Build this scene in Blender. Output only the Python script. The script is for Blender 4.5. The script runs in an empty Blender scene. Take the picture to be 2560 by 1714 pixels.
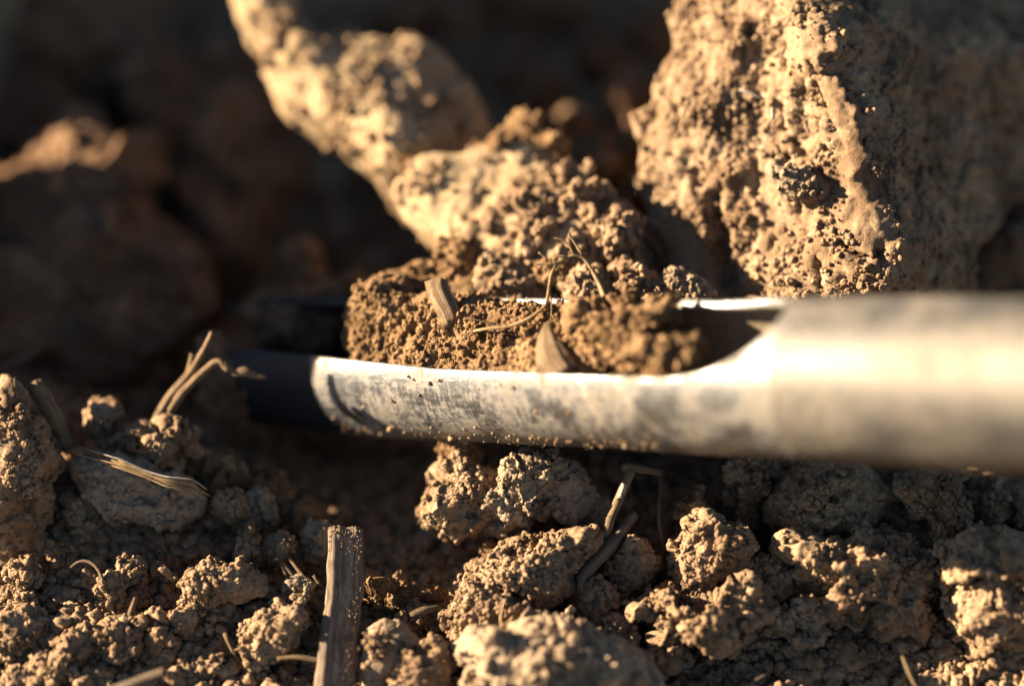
import bpy, math
import numpy as np
from mathutils import Vector, Matrix

# ------------------------------------------------------------------ camera, light, exposure
CM = 0.01
ELEV = math.radians(40.0)
DIST = 35.0                      # cm from lens to the plane of focus
WID = 14.7                       # cm of scene across the frame at the plane of focus
K = WID / 2560.0
Rv = np.array([1.0, 0.0, 0.0])
Fv = np.array([0.0, math.cos(ELEV), -math.sin(ELEV)])
Uv = np.array([0.0, math.sin(ELEV), math.cos(ELEV)])
SUN_EL, SUN_BEHIND = math.radians(18.5), math.radians(9.0)
Sv = np.array([-math.cos(SUN_EL) * math.cos(SUN_BEHIND), math.cos(SUN_EL) * math.sin(SUN_BEHIND), math.sin(SUN_EL)])

sc = bpy.context.scene
sc.render.engine = 'CYCLES'
cam_d = bpy.data.cameras.new('camera')
cam = bpy.data.objects.new('camera', cam_d)
sc.collection.objects.link(cam)
cam.location = Vector(-Fv * DIST * CM)
cam.rotation_euler = (math.radians(90) - ELEV, 0, 0)
cam_d.sensor_width = 23.5
cam_d.lens = 23.5 * DIST / WID
cam_d.clip_start = 0.01
cam_d.clip_end = 2000
cam_d.dof.use_dof = True
cam_d.dof.focus_distance = DIST * CM
cam_d.dof.aperture_fstop = 2.9
sc.camera = cam

world = bpy.data.worlds.new('World')
sc.world = world
world.use_nodes = True
wn = world.node_tree.nodes
sky = wn.new('ShaderNodeTexSky')
sky.sky_type = 'NISHITA'
sky.sun_disc = False
sky.sun_elevation = SUN_EL
sky.sun_rotation = math.atan2(Sv[0], Sv[1])
sky.dust_density = 0.3
world.node_tree.links.new(sky.outputs[0], wn['Background'].inputs[0])
wn['Background'].inputs[1].default_value = 0.021

sun_d = bpy.data.lights.new('sun', 'SUN')
sun_d.energy = 5.0
sun_d.angle = math.radians(0.5)
sun_d.color = (1.0, 0.745, 0.475)
sun = bpy.data.objects.new('sun', sun_d)
sc.collection.objects.link(sun)
sun.rotation_euler = Vector(-Sv).to_track_quat('-Z', 'Y').to_euler()
sun.location = Vector(Sv * 2)

sc.view_settings.view_transform = 'Standard'
sc.view_settings.look = 'None'
sc.view_settings.gamma = 1
sc.view_settings.exposure = 2.6
sc.cycles.use_denoising = True
sc.cycles.max_bounces = 6
sc.cycles.diffuse_bounces = 2

rng = np.random.default_rng(7)

# ------------------------------------------------------------------ place helpers (centimetres)
def P(px, py, d=0.0):
    px, py, d = np.broadcast_arrays(np.asarray(px, float), np.asarray(py, float), np.asarray(d, float))
    s = K * (DIST + d) / DIST
    return ((px - 1280) * s)[..., None] * Rv + (-(py - 857) * s)[..., None] * Uv + d[..., None] * Fv

def crop(x0, y0, k):
    return lambda pts: [(x0 + p[0] * k, y0 + p[1] * k) + tuple(p[2:]) for p in pts]
C1 = crop(0, 0, .5485); C2 = crop(550, 0, .5124); C3 = crop(1560, 0, .5102); C4 = crop(700, 560, .4953)
C6 = crop(0, 800, .583); C7 = crop(700, 1080, .41); C8 = crop(1560, 1100, .427)

# ------------------------------------------------------------------ noise
def _hash(ix, iy, iz, seed):
    h = (ix.astype(np.uint32) * np.uint32(374761393) + iy.astype(np.uint32) * np.uint32(668265263)
         + iz.astype(np.uint32) * np.uint32(2147483647) + np.uint32((seed * 1274126177) & 0xffffffff))
    h = (h ^ (h >> np.uint32(13))) * np.uint32(1274126177)
    h = (h ^ (h >> np.uint32(15))) * np.uint32(2246822519)
    return h ^ (h >> np.uint32(16))

def perlin(p, seed=0):
    p = np.asarray(p, float)
    i = np.floor(p).astype(np.int64); f = p - i
    u = f * f * f * (f * (f * 6 - 15) + 10)
    out = 0
    for dx in (0, 1):
        for dy in (0, 1):
            for dz in (0, 1):
                h = _hash(i[:, 0] + dx, i[:, 1] + dy, i[:, 2] + dz, seed)
                gx = (h & np.uint32(1023)) / 511.5 - 1; gy = ((h >> np.uint32(10)) & np.uint32(1023)) / 511.5 - 1
                gz = ((h >> np.uint32(20)) & np.uint32(1023)) / 511.5 - 1
                g = gx * (f[:, 0] - dx) + gy * (f[:, 1] - dy) + gz * (f[:, 2] - dz)
                w = (u[:, 0] if dx else 1 - u[:, 0]) * (u[:, 1] if dy else 1 - u[:, 1]) * (u[:, 2] if dz else 1 - u[:, 2])
                out = out + g * w
    return out

def fbm(p, octs=4, seed=0, gain=.5):
    s, a = 0, 1.0
    p = np.asarray(p, float)
    for k in range(octs):
        s = s + a * perlin(p + 17.3 * k, seed + k); p = p * 2.03; a *= gain
    return s

def worley(p, seed=0):
    p = np.asarray(p, float)
    i = np.floor(p).astype(np.int64); f = p - i
    best = np.full(len(p), 9.0)
    for dx in (-1, 0, 1):
        for dy in (-1, 0, 1):
            for dz in (-1, 0, 1):
                h = _hash(i[:, 0] + dx, i[:, 1] + dy, i[:, 2] + dz, seed)
                qx = dx + (h & np.uint32(1023)) / 1023.0 - f[:, 0]
                qy = dy + ((h >> np.uint32(10)) & np.uint32(1023)) / 1023.0 - f[:, 1]
                qz = dz + ((h >> np.uint32(20)) & np.uint32(1023)) / 1023.0 - f[:, 2]
                np.minimum(best, qx * qx + qy * qy + qz * qz, out=best)
    return np.sqrt(best)

def sstep(x, a, b):
    t = np.clip((x - a) / (b - a), 0, 1); return t * t * (3 - 2 * t)

def normals(v, t):
    fn = np.cross(v[t[:, 1]] - v[t[:, 0]], v[t[:, 2]] - v[t[:, 0]])
    n = np.zeros_like(v)
    for k in range(3):
        for c in range(3):
            n[:, c] += np.bincount(t[:, k], fn[:, c], len(v))
    return n / (np.linalg.norm(n, axis=1, keepdims=True) + 1e-12)

def facets(p, seed=0):
    """broken faces: each cell of a rough lattice gets its own tilt and step"""
    p = np.asarray(p, float); i = np.floor(p).astype(np.int64); f = p - i
    best = np.full(len(p), 9.0); val = np.zeros(len(p))
    for dx in (-1, 0, 1):
        for dy in (-1, 0, 1):
            for dz in (-1, 0, 1):
                h = _hash(i[:, 0] + dx, i[:, 1] + dy, i[:, 2] + dz, seed)
                a, b, c = (h & np.uint32(1023)) / 1023.0, ((h >> np.uint32(10)) & np.uint32(1023)) / 1023.0, ((h >> np.uint32(20)) & np.uint32(1023)) / 1023.0
                ox, oy, oz = dx + a - f[:, 0], dy + b - f[:, 1], dz + c - f[:, 2]
                d = ox * ox + oy * oy + oz * oz; m = d < best
                v = (ox * (b - .5) + oy * (c - .5) + oz * (a - .5)) * 1.6 + (a + b - 1) * .45
                val = np.where(m, v, val); best = np.where(m, d, best)
    return val

def crumbs(p, seed, a1=.07, a2=.035, s1=.30, s2=.14, thr=(-.25, .2), a3=.014, s3=.062):
    """height of crumbly aggregates over a soil surface, cm"""
    w = p + .06 * np.stack([perlin(p / .22, seed + 50), perlin(p / .22, seed + 51), perlin(p / .22, seed + 52)], 1)
    dome = lambda f: np.sqrt(np.clip(1 - (f / .78) ** 2, 0, 1))
    m1 = sstep(perlin(p / .9, seed + 61), *thr)
    m2 = sstep(perlin(p / .5, seed + 62), thr[0] - .1, thr[1])
    h = a1 * m1 * dome(worley(w / s1, seed + 1))
    h += a2 * (.25 + .75 * m2) * dome(worley(w / s2, seed + 2))
    h += a3 * (.4 + .6 * m2) * dome(worley(w / s3, seed + 3))
    h = h * .55 + (a1 + a2) * .58 * fbm(p / .15, 4, seed + 70, .7) * (.45 + .55 * m2)
    h -= (a1 + a2) * .55 * sstep(perlin(p / .33, seed + 80), .25, .5)
    return h

# ------------------------------------------------------------------ meshes and objects
def link_mesh(name, v, faces, mat, parent=None, smooth=True, origin=None, mats=None):
    """v in cm world coordinates; faces an (n,3) or (n,4) array"""
    v = np.asarray(v, float)
    o_ = np.asarray(origin if origin is not None else v.mean(0), float)
    me = bpy.data.meshes.new(name)
    faces = np.asarray(faces, np.int32); k = faces.shape[1]
    me.vertices.add(len(v)); me.vertices.foreach_set('co', ((v - o_) * CM).astype(np.float32).ravel())
    me.loops.add(faces.size); me.loops.foreach_set('vertex_index', faces.ravel())
    me.polygons.add(len(faces)); me.polygons.foreach_set('loop_start', np.arange(0, faces.size, k, dtype=np.int32))
    me.update(calc_edges=True)
    me.polygons.foreach_set('use_smooth', np.full(len(faces), smooth))
    if mat: me.materials.append(mat)
    ob = bpy.data.objects.new(name, me)
    sc.collection.objects.link(ob)
    loc = Vector(o_ * CM)
    if parent is not None:
        ob.parent = parent; loc = loc - parent.location
    ob.location = loc
    return ob

def tag(o, label=None, cat=None, group=None, kind=None):
    if label: o['label'] = label
    if cat: o['category'] = cat
    if group: o['group'] = group
    if kind: o['kind'] = kind
    return o

def empty(name, loc):
    o = bpy.data.objects.new(name, None); sc.collection.objects.link(o); o.location = Vector(np.asarray(loc) * CM)
    o.empty_display_size = .005
    return o

import bmesh
_ico = {}
def ico(n):
    if n not in _ico:
        bm = bmesh.new(); bmesh.ops.create_icosphere(bm, subdivisions=n, radius=1)
        _ico[n] = (np.array([x.co for x in bm.verts]), np.array([[q.index for q in f.verts] for f in bm.faces])); bm.free()
    return _ico[n]

# ------------------------------------------------------------------ materials
def new_mat(name):
    m = bpy.data.materials.new(name); m.use_nodes = True
    nt = m.node_tree; return m, nt, nt.nodes, nt.links, nt.nodes['Principled BSDF']

def noise(nt, vec, scale, detail=4, rough=.55, dist=0):
    n = nt.nodes.new('ShaderNodeTexNoise'); n.inputs['Scale'].default_value = scale
    n.inputs['Detail'].default_value = detail; n.inputs['Roughness'].default_value = rough; n.inputs['Distortion'].default_value = dist
    nt.links.new(vec, n.inputs['Vector']); return n.outputs['Fac']

def ramp(nt, fac, stops):
    r = nt.nodes.new('ShaderNodeValToRGB'); e = r.color_ramp.elements
    while len(e) < len(stops): e.new(.5)
    for k, (p, c) in enumerate(stops):
        e[k].position = p; e[k].color = (c[0], c[1], c[2], 1) if not isinstance(c, (int, float)) else (c, c, c, 1)
    nt.links.new(fac, r.inputs['Fac']); return r.outputs['Color']

def mixc(nt, fac, a, b, mode='MIX'):
    m = nt.nodes.new('ShaderNodeMix'); m.data_type = 'RGBA'; m.blend_type = mode
    for sock, val in ((m.inputs[0], fac), (m.inputs[6], a), (m.inputs[7], b)):
        if isinstance(val, bpy.types.NodeSocket): nt.links.new(val, sock)
        else: sock.default_value = val if isinstance(val, (int, float)) else (*val, 1)
    return m.outputs[2]

def bump(nt, h, bsdf, dist, strength=1.0, prev=None):
    b = nt.nodes.new('ShaderNodeBump'); b.inputs['Distance'].default_value = dist; b.inputs['Strength'].default_value = strength
    nt.links.new(h, b.inputs['Height'])
    if prev: nt.links.new(prev, b.inputs['Normal'])
    nt.links.new(b.outputs[0], bsdf.inputs['Normal']); return b.outputs[0]

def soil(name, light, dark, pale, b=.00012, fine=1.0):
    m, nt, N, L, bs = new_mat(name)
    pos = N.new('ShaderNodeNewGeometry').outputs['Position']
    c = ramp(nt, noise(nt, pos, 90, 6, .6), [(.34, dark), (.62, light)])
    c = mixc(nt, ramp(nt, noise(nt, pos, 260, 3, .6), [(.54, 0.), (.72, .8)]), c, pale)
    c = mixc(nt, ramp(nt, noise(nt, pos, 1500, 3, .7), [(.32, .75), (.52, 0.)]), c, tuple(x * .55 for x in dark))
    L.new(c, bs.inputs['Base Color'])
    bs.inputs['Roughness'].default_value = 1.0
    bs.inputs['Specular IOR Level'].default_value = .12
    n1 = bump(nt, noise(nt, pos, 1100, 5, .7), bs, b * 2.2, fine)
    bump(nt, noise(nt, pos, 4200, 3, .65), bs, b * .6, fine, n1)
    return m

M_soil = soil('dry_soil', (.285, .208, .137), (.155, .104, .067), (.38, .29, .20))
M_grey = soil('grey_soil', (.285, .225, .162), (.165, .125, .09), (.37, .305, .23), .0001, .9)
M_smooth = soil('smooth_clay', (.275, .22, .167), (.185, .142, .107), (.36, .295, .23), .00004, .8)
M_brown = soil('brown_soil', (.225, .148, .082), (.11, .067, .036), (.32, .225, .13))
M_shaded = soil('shaded_soil', (.20, .13, .085), (.10, .062, .04), (.26, .175, .115))  # darker copy of the dry soil: background shade put into the colour
M_root = soil('root_skin', (.36, .28, .18), (.24, .175, .108), (.45, .365, .25), .00008)

def plant_mat(name, a, b_, scale=(1, 1, 1), transl=0):
    m, nt, N, L, bs = new_mat(name)
    uv = N.new('ShaderNodeUVMap').outputs[0]
    mp = N.new('ShaderNodeMapping'); mp.inputs['Scale'].default_value = (60, 1.6, 1); L.new(uv, mp.inputs[0])
    pos = N.new('ShaderNodeNewGeometry').outputs['Position']
    f = noise(nt, mp.outputs[0], 1.0, 6, .7)
    c = ramp(nt, f, [(.40, tuple(x * .6 for x in b_)), (.5, b_), (.62, a)])
    c = mixc(nt, ramp(nt, noise(nt, pos, 420, 5, .7), [(.5, 0.), (.66, .85)]), c, (.12, .085, .055))
    L.new(c, bs.inputs['Base Color']); bs.inputs['Roughness'].default_value = .85
    bs.inputs['Specular IOR Level'].default_value = .2
    n1 = bump(nt, f, bs, .0005, 1.0); bump(nt, noise(nt, pos, 2500, 4, .7), bs, .00008, .8, n1)
    return m
M_straw = plant_mat('weathered_straw', (.40, .30, .20), (.22, .16, .10))
M_stalk = plant_mat('grey_stalk', (.31, .255, .20), (.18, .145, .115))
M_hair = plant_mat('root_hair', (.62, .47, .29), (.5, .36, .2))
M_white = plant_mat('white_fibre', (.6, .58, .54), (.5, .47, .43))

def metal(name, lo, hi, rlo, rhi, kb=1.0, bands=()):
    m, nt, N, L, bs = new_mat(name)
    uv = N.new('ShaderNodeUVMap').outputs[0]               # u along axis (cm), v round the tube (cm)
    mp = N.new('ShaderNodeMapping'); mp.inputs['Scale'].default_value = (.8, 26, 1); L.new(uv, mp.inputs[0])
    mp2 = N.new('ShaderNodeMapping'); mp2.inputs['Scale'].default_value = (9, 1.3, 1); mp2.inputs['Rotation'].default_value = (0, 0, .35); L.new(uv, mp2.inputs[0])
    scr = noise(nt, mp.outputs[0], 1.5, 8, .75)
    scr2 = noise(nt, mp2.outputs[0], 1.5, 7, .75, .6)
    blot = noise(nt, uv, 1.1, 6, .65, .4)
    fine = noise(nt, uv, 9, 6, .75)
    base = ramp(nt, scr, [(.3, tuple(x * kb for x in (.19, .20, .21))), (.52, tuple(x * kb for x in (.28, .30, .33))), (.75, tuple(x * kb for x in (.47, .50, .54)))])
    dust = ramp(nt, fine, [(.35, (.085, .075, .062)), (.65, (.19, .175, .15))])
    mx = N.new('ShaderNodeMath'); mx.operation = 'MULTIPLY_ADD'
    L.new(fine, mx.inputs[0]); mx.inputs[1].default_value = .55; L.new(blot, mx.inputs[2])
    m3 = N.new('ShaderNodeMath'); m3.operation = 'MULTIPLY_ADD'
    L.new(scr2, m3.inputs[0]); m3.inputs[1].default_value = .6; L.new(mx.outputs[0], m3.inputs[2])
    dm = ramp(nt, m3.outputs[0], [(.0, 0.), (1., 1.)])
    rr = N.new('ShaderNodeMapRange'); rr.inputs[1].default_value = lo; rr.inputs[2].default_value = hi; L.new(m3.outputs[0], rr.inputs[0])
    dustf = rr.outputs[0]
    sx = N.new('ShaderNodeSeparateXYZ'); L.new(uv, sx.inputs[0])
    for u0, kk in bands:                                       # scraped bright bands slanting round the tube
        def M(op, a, b=None, cl=False):
            n = N.new('ShaderNodeMath'); n.operation = op; n.use_clamp = cl
            for i_, x_ in enumerate((a, b)):
                if x_ is None: continue
                if isinstance(x_, bpy.types.NodeSocket): L.new(x_, n.inputs[i_])
                else: n.inputs[i_].default_value = x_
            return n.outputs[0]
        e = M('ABSOLUTE', M('SUBTRACT', M('SUBTRACT', sx.outputs[0], u0), M('MULTIPLY', M('SUBTRACT', sx.outputs[1], 1.68), kk)))
        e = M('ADD', e, M('MULTIPLY', M('SUBTRACT', fine, .5), .08))
        mk = M('MULTIPLY', M('SUBTRACT', 1.0, M('DIVIDE', e, .07), True), .8)
        base = mixc(nt, mk, base, (.75, .72, .64))
    c = mixc(nt, dustf, base, dust)
    L.new(c, bs.inputs['Base Color'])
    mm = N.new('ShaderNodeMath'); mm.operation = 'SUBTRACT'; mm.inputs[0].default_value = .92; L.new(dustf, mm.inputs[1]); mm.use_clamp = True
    L.new(mm.outputs[0], bs.inputs['Metallic'])
    r2 = N.new('ShaderNodeMapRange'); r2.inputs[3].default_value = rlo; r2.inputs[4].default_value = rhi; L.new(scr, r2.inputs[0])
    r3 = N.new('ShaderNodeMath'); r3.operation = 'MAXIMUM'; L.new(r2.outputs[0], r3.inputs[0]); L.new(dustf, r3.inputs[1])
    L.new(r3.outputs[0], bs.inputs['Roughness'])
    n1 = bump(nt, m3.outputs[0], bs, .00012, .7)
    n2 = bump(nt, fine, bs, .00006, .7, n1)
    bump(nt, scr, bs, .00003, .6, n2)
    return m

# ------------------------------------------------------------------ granules: a node group that puts little crumbs on points
def granule_group(name, mat):
    g = bpy.data.node_groups.new(name, 'GeometryNodeTree')
    g.interface.new_socket('Geometry', in_out='INPUT', socket_type='NodeSocketGeometry')
    g.interface.new_socket('Geometry', in_out='OUTPUT', socket_type='NodeSocketGeometry')
    N, L = g.nodes, g.links
    gi, go = N.new('NodeGroupInput'), N.new('NodeGroupOutput')
    join = N.new('GeometryNodeGeometryToInstance')
    for k in range(5):
        ic = N.new('GeometryNodeMeshIcoSphere'); ic.inputs['Radius'].default_value = 1; ic.inputs['Subdivisions'].default_value = 3
        nz = N.new('ShaderNodeTexNoise'); nz.noise_dimensions = '4D'; nz.inputs['Scale'].default_value = 1.15
        nz.inputs['Detail'].default_value = 3.5; nz.inputs['Roughness'].default_value = .72; nz.inputs['W'].default_value = 3.7 * k
        ps = N.new('GeometryNodeInputPosition'); L.new(ps.outputs[0], nz.inputs['Vector'])
        sub = N.new('ShaderNodeVectorMath'); sub.operation = 'SUBTRACT'; L.new(nz.outputs['Color'], sub.inputs[0]); sub.inputs[1].default_value = (.5, .5, .5)
        scl = N.new('ShaderNodeVectorMath'); scl.operation = 'SCALE'; L.new(sub.outputs[0], scl.inputs[0]); scl.inputs['Scale'].default_value = 2.3
        sp = N.new('GeometryNodeSetPosition'); L.new(ic.outputs['Mesh'], sp.inputs['Geometry']); L.new(scl.outputs[0], sp.inputs['Offset'])
        sh = N.new('GeometryNodeSetShadeSmooth'); L.new(sp.outputs[0], sh.inputs['Geometry'])
        sm = N.new('GeometryNodeSetMaterial'); sm.inputs['Material'].default_value = mat; L.new(sh.outputs[0], sm.inputs['Geometry'])
        L.new(sm.outputs[0], join.inputs[0])
    ip = N.new('GeometryNodeInstanceOnPoints'); L.new(gi.outputs[0], ip.inputs['Points']); L.new(join.outputs[0], ip.inputs['Instance'])
    ip.inputs['Pick Instance'].default_value = True
    rd = N.new('FunctionNodeRandomValue'); rd.data_type = 'FLOAT_VECTOR'; rd.inputs[1].default_value = (6.28, 6.28, 6.28)
    L.new(rd.outputs[0], ip.inputs['Rotation'])
    at = N.new('GeometryNodeInputNamedAttribute'); at.data_type = 'FLOAT'; at.inputs['Name'].default_value = 'sc'
    rs = N.new('FunctionNodeRandomValue'); rs.data_type = 'FLOAT_VECTOR'; rs.inputs[0].default_value = (.7, .7, .7); rs.inputs[1].default_value = (1.25, 1.25, 1.25)
    vm = N.new('ShaderNodeVectorMath'); vm.operation = 'SCALE'; L.new(rs.outputs[0], vm.inputs[0]); L.new(at.outputs['Attribute'], vm.inputs['Scale'])
    L.new(vm.outputs[0], ip.inputs['Scale']); L.new(ip.outputs[0], go.inputs[0])
    return g
_gg = {}
def granules(name, pts, sizes, mat, parent=None):
    if mat.name not in _gg: _gg[mat.name] = granule_group('granules_' + mat.name, mat)
    pts = np.asarray(pts)
    if len(pts) == 0: return None
    me = bpy.data.meshes.new(name)
    o_ = pts.mean(0) if parent is None else np.array(parent.location) / CM
    me.vertices.add(len(pts)); me.vertices.foreach_set('co', ((pts - o_) * CM).astype(np.float32).ravel())
    a = me.attributes.new('sc', 'FLOAT', 'POINT'); a.data.foreach_set('value', (np.asarray(sizes) * CM).astype(np.float32))
    me.materials.append(mat)
    ob = bpy.data.objects.new(name, me); sc.collection.objects.link(ob)
    if parent is not None: ob.parent = parent
    else: ob.location = Vector(o_ * CM)
    md = ob.modifiers.new('granules', 'NODES'); md.node_group = _gg[mat.name]
    ob['kind'] = 'stuff'
    return ob

def scatter_on(v, t, n, seed, lo=.018, hi=.075, up=.15, clump=.6):
    """n grain centres over a triangle surface, more on surfaces turned to the sky or the camera, in clumps"""
    r = np.random.default_rng(seed)
    fn = np.cross(v[t[:, 1]] - v[t[:, 0]], v[t[:, 2]] - v[t[:, 0]]); ar = np.linalg.norm(fn, axis=1) + 1e-12
    nn = fn / ar[:, None]
    w = ar * np.clip(up + nn[:, 2] * .8 - nn[:, 1] * .5 - nn[:, 0] * .3, 0.02, 2)
    c = v[t].mean(1)
    w *= .12 + sstep(perlin(c / clump, seed + 5), -.05, .3)
    idx = r.choice(len(t), n, p=w / w.sum())
    a, b = r.random(n), r.random(n); fl = a + b > 1; a[fl], b[fl] = 1 - a[fl], 1 - b[fl]
    T = v[t[idx]]
    p = T[:, 0] + a[:, None] * (T[:, 1] - T[:, 0]) + b[:, None] * (T[:, 2] - T[:, 0])
    s = lo + (hi - lo) * r.random(n) ** 3.2
    return p + nn[idx] * (s * .35)[:, None], s

# ------------------------------------------------------------------ clods
def catmull_R(cx, cy, pts):
    a = np.array([math.atan2(-(y - cy), x - cx) for x, y in pts]); r = np.array([math.hypot(x - cx, y - cy) for x, y in pts])
    o = np.argsort(a); a, r = a[o], r[o]
    aa = np.concatenate([a[-3:] - 2 * math.pi, a, a[:3] + 2 * math.pi]); rr = np.concatenate([r[-3:], r, r[:3]])
    g = np.linspace(-math.pi, math.pi, 361)
    lin = np.interp(g, aa, rr)
    k = np.array([1, 2, 3, 4, 3, 2, 1.]); k /= k.sum()
    ext = np.concatenate([lin[-4:-1], lin, lin[1:4]])
    return g, np.convolve(ext, k, 'valid')

def tps(pts, vals):
    pts = np.asarray(pts, float); n = len(pts)
    def phi(r): return r * r * np.log(r + 1e-9)
    A = np.zeros((n + 3, n + 3)); d = np.linalg.norm(pts[:, None] - pts[None], axis=2)
    A[:n, :n] = phi(d) + np.eye(n) * .02; A[:n, n] = 1; A[:n, n + 1:] = pts; A[n, :n] = 1; A[n + 1:, :n] = pts.T
    w = np.linalg.solve(A, np.concatenate([vals, np.zeros(3)]))
    def f(q):
        out = np.full(len(q), w[n]) + q @ w[n + 1:]
        for i in range(n): out += w[i] * phi(np.linalg.norm(q - pts[i], axis=1))
        return out
    return f

def clod_geo(outline, d, thick=None, back=None, sub=5, seed=0, lump=.12, lump_s=.55, cr={}, relief=None, edge=None, sq=1.0, bulge=.3, tilt=(0, 0), dents=(), calm=()):
    V, T = ico(sub)
    o = np.array([q[:2] for q in outline], float)
    # centroid of the polygon
    x, y = o[:, 0], o[:, 1]; x1, y1 = np.roll(x, -1), np.roll(y, -1); cr_ = x * y1 - x1 * y
    A = cr_.sum() / 2; cx = ((x + x1) * cr_).sum() / (6 * A); cy = ((y + y1) * cr_).sum() / (6 * A)
    g, R = catmull_R(cx, cy, [tuple(q) for q in o])
    meanR = R.mean() * K
    if thick is None: thick = meanR * .8
    if back is None: back = meanR * .9
    c = V[:, 2]
    pol = np.arccos(np.clip(c, -1, 1)); pol = pol - .30 * np.sin(pol)     # finer facets on the side in view
    th = np.arctan2(V[:, 1], V[:, 0])
    r = np.clip(np.sin(pol), 0, 1) ** sq; cc = np.cos(pol)
    Rt = np.interp(th, g, R)
    px = cx + np.cos(th) * Rt * r; py = cy - np.sin(th) * Rt * r
    if relief is not None:
        S = 300.0
        rp = np.array([q[:2] for q in relief]) / S; rd = np.array([q[2] for q in relief], float)
        oo = np.array([q[:2] for q in outline]) / S; od = np.array([q[2] if len(q) > 2 else d for q in outline], float)
        f = tps(np.concatenate([rp, oo]), np.concatenate([rd, od]))
        fr = f(np.stack([px, py], 1) / S)
        dep = np.where(cc >= 0, fr - bulge * np.sqrt(np.clip(cc, 0, 1)), fr + back * (-cc))
    else:
        dep = d + tilt[0] * (px - cx) * K + tilt[1] * (cy - py) * K
        dep = dep + np.where(cc >= 0, -thick * np.clip(cc, 0, 1) ** .85, back * -cc)
    v = P(px, py, dep)
    n = normals(v, T)
    if (n * (v - v.mean(0))).sum() < 0: T = T[:, ::-1]; n = -n
    def seg(x0, y0, x1, y1):
        tx, ty = x1 - x0, y1 - y0
        t = np.clip(((px - x0) * tx + (py - y0) * ty) / (tx * tx + ty * ty), 0, 1)
        return np.hypot(px - x0 - t * tx, py - y0 - t * ty)
    mask = np.ones(len(v))
    for x0, y0, x1, y1, w in calm:
        mask *= 1 - .88 * (cc > 0) * (1 - sstep(seg(x0, y0, x1, y1) + 14 * perlin(v / .25, seed + 31), w * .6, w * 1.2))
    for x0, y0, x1, y1, w, dd in dents:
        dist = seg(x0, y0, x1, y1) + w * .9 * perlin(v / .3, seed + 33) + w * .5 * perlin(v / .1, seed + 34)
        v = v - n * (dd * (cc > 0) * (1 - sstep(dist, w * .25, w)))[:, None]
    if len(dents): n = normals(v, T)
    if lump:
        q = v / lump_s
        wq = v + .12 * np.stack([perlin(v / .3, seed + 40 + k_) for k_ in range(3)], 1)
        h = lump * fbm(q, 4, seed, .5) * 1.1 + lump * 1.6 * facets(wq / (lump_s * 1.25), seed + 9) + lump * .6 * facets(wq / (lump_s * .5), seed + 19)
        v = v + n * (h * (.35 + .65 * mask))[:, None]; n = normals(v, T)
    if cr is not None:
        v = v + n * ((crumbs(v, seed, **cr) - .03) * mask)[:, None]
    global LASTMASK
    LASTMASK = mask
    return v, T

CL = {}
CLODS = []
def clod(key, name, label, outline, d, mat, grains=200, cat='soil clod', group=None, gl=(.014, .06), gmat=None, **kw):
    kw.setdefault('seed', len(CL) * 13 + 5)
    v, T = clod_geo(outline, d, **kw)
    ob = link_mesh(name, v, T, mat)
    tag(ob, label, cat, group)
    if grains:
        m_ = LASTMASK[T].min(1) > .6
        p, s = scatter_on(v, T[m_], grains, kw['seed'], *gl)
        granules('granules', p, s, gmat or mat, ob)
    CL[key] = ob
    CLODS.append((v, T))
    return ob

# ------------------------------------------------------------------ the ground
GP = [(-700, 1900, -2.0), (0, 1700, -1.2), (600, 1700, -1.1), (1280, 1740, -1.1), (2000, 1700, -1.0), (2560, 1700, -1.2), (3200, 1800, -2.0),
      (-300, 1300, .6), (0, 1300, .5), (500, 1300, .5), (900, 1360, .6), (1300, 1420, .5), (2000, 1350, .4), (2560, 1300, .3), (3100, 1300, 0.),
      (-300, 950, 2.2), (0, 1000, 1.8), (300, 1080, 1.6), (600, 1180, 1.5), (820, 1300, 1.3), (1250, 1230, 1.4), (1400, 1160, 1.6),
      (1700, 1180, 1.5), (2300, 1150, 1.2), (2700, 1100, 1.2),
      (700, 1060, 4.3), (950, 1160, 3.0), (1000, 1230, 2.0), (400, 900, 5.5), (1300, 1020, 3.6), (1700, 960, 2.6), (2300, 950, 2.4),
      (0, 800, 6.5), (300, 700, 8.0), (900, 700, 8.), (1400, 700, 6.5), (1200, 300, 12), (300, 100, 15), (1500, 100, 15), (2300, 300, 9), (2300, 700, 6.5), (2700, 600, 8)]
gw = P([q[0] for q in GP], [q[1] for q in GP], [q[2] for q in GP])
extra = np.array([(-40, 0, -3.2), (-40, 40, -4), (0, 45, -4.5), (45, 45, -4), (45, 0, -3.4), (40, -30, -3.6), (0, -35, -3.8), (-40, -30, -3.6), (-15, 8, -3), (18, 12, -3.6), (0, -12, -3.7), (14, -8, -3.3), (-14, -8, -3.2)], float)
gpts = np.concatenate([gw, extra])
_gf = tps(gpts[:, :2] / 8.0, gpts[:, 2] - .5 - .15 * (gpts[:, 1] < 1.0))
SHADE_BANK = 8.0        # unseen bank of soil left of the view, added to shade the background
def ground_h(x, y):
    x, y = np.asarray(x, float), np.asarray(y, float)
    r = np.hypot(x, y); k = np.minimum(1, 48 / np.maximum(r, 1e-6))
    h = _gf(np.stack([x * k, y * k], 1) / 8.0)
    w = sstep(r, 30, 48)
    h = h * (1 - w) - 3.7 * w
    p = np.stack([x, y, np.zeros_like(x)], 1)
    h = h + (SHADE_BANK + 8 * sstep(y, 10.2, 12.0)) * np.exp(-((x + 14.5) / 2.6) ** 2) * sstep(y, 4.5, 7.5) * (1 - sstep(y, 26, 34)) * (1 + .25 * perlin(p / 1.7, 77)) * (1 - .6 * np.exp(-((y - 7.6) / .7) ** 2))  # bank raised and notched to shape the shade and a sunlit patch
    h = h + .35 * fbm(p / 2.2, 4, 3) + .25 * fbm(p / 9., 2, 8) * sstep(r, 6, 20) * 6
    return h

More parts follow.
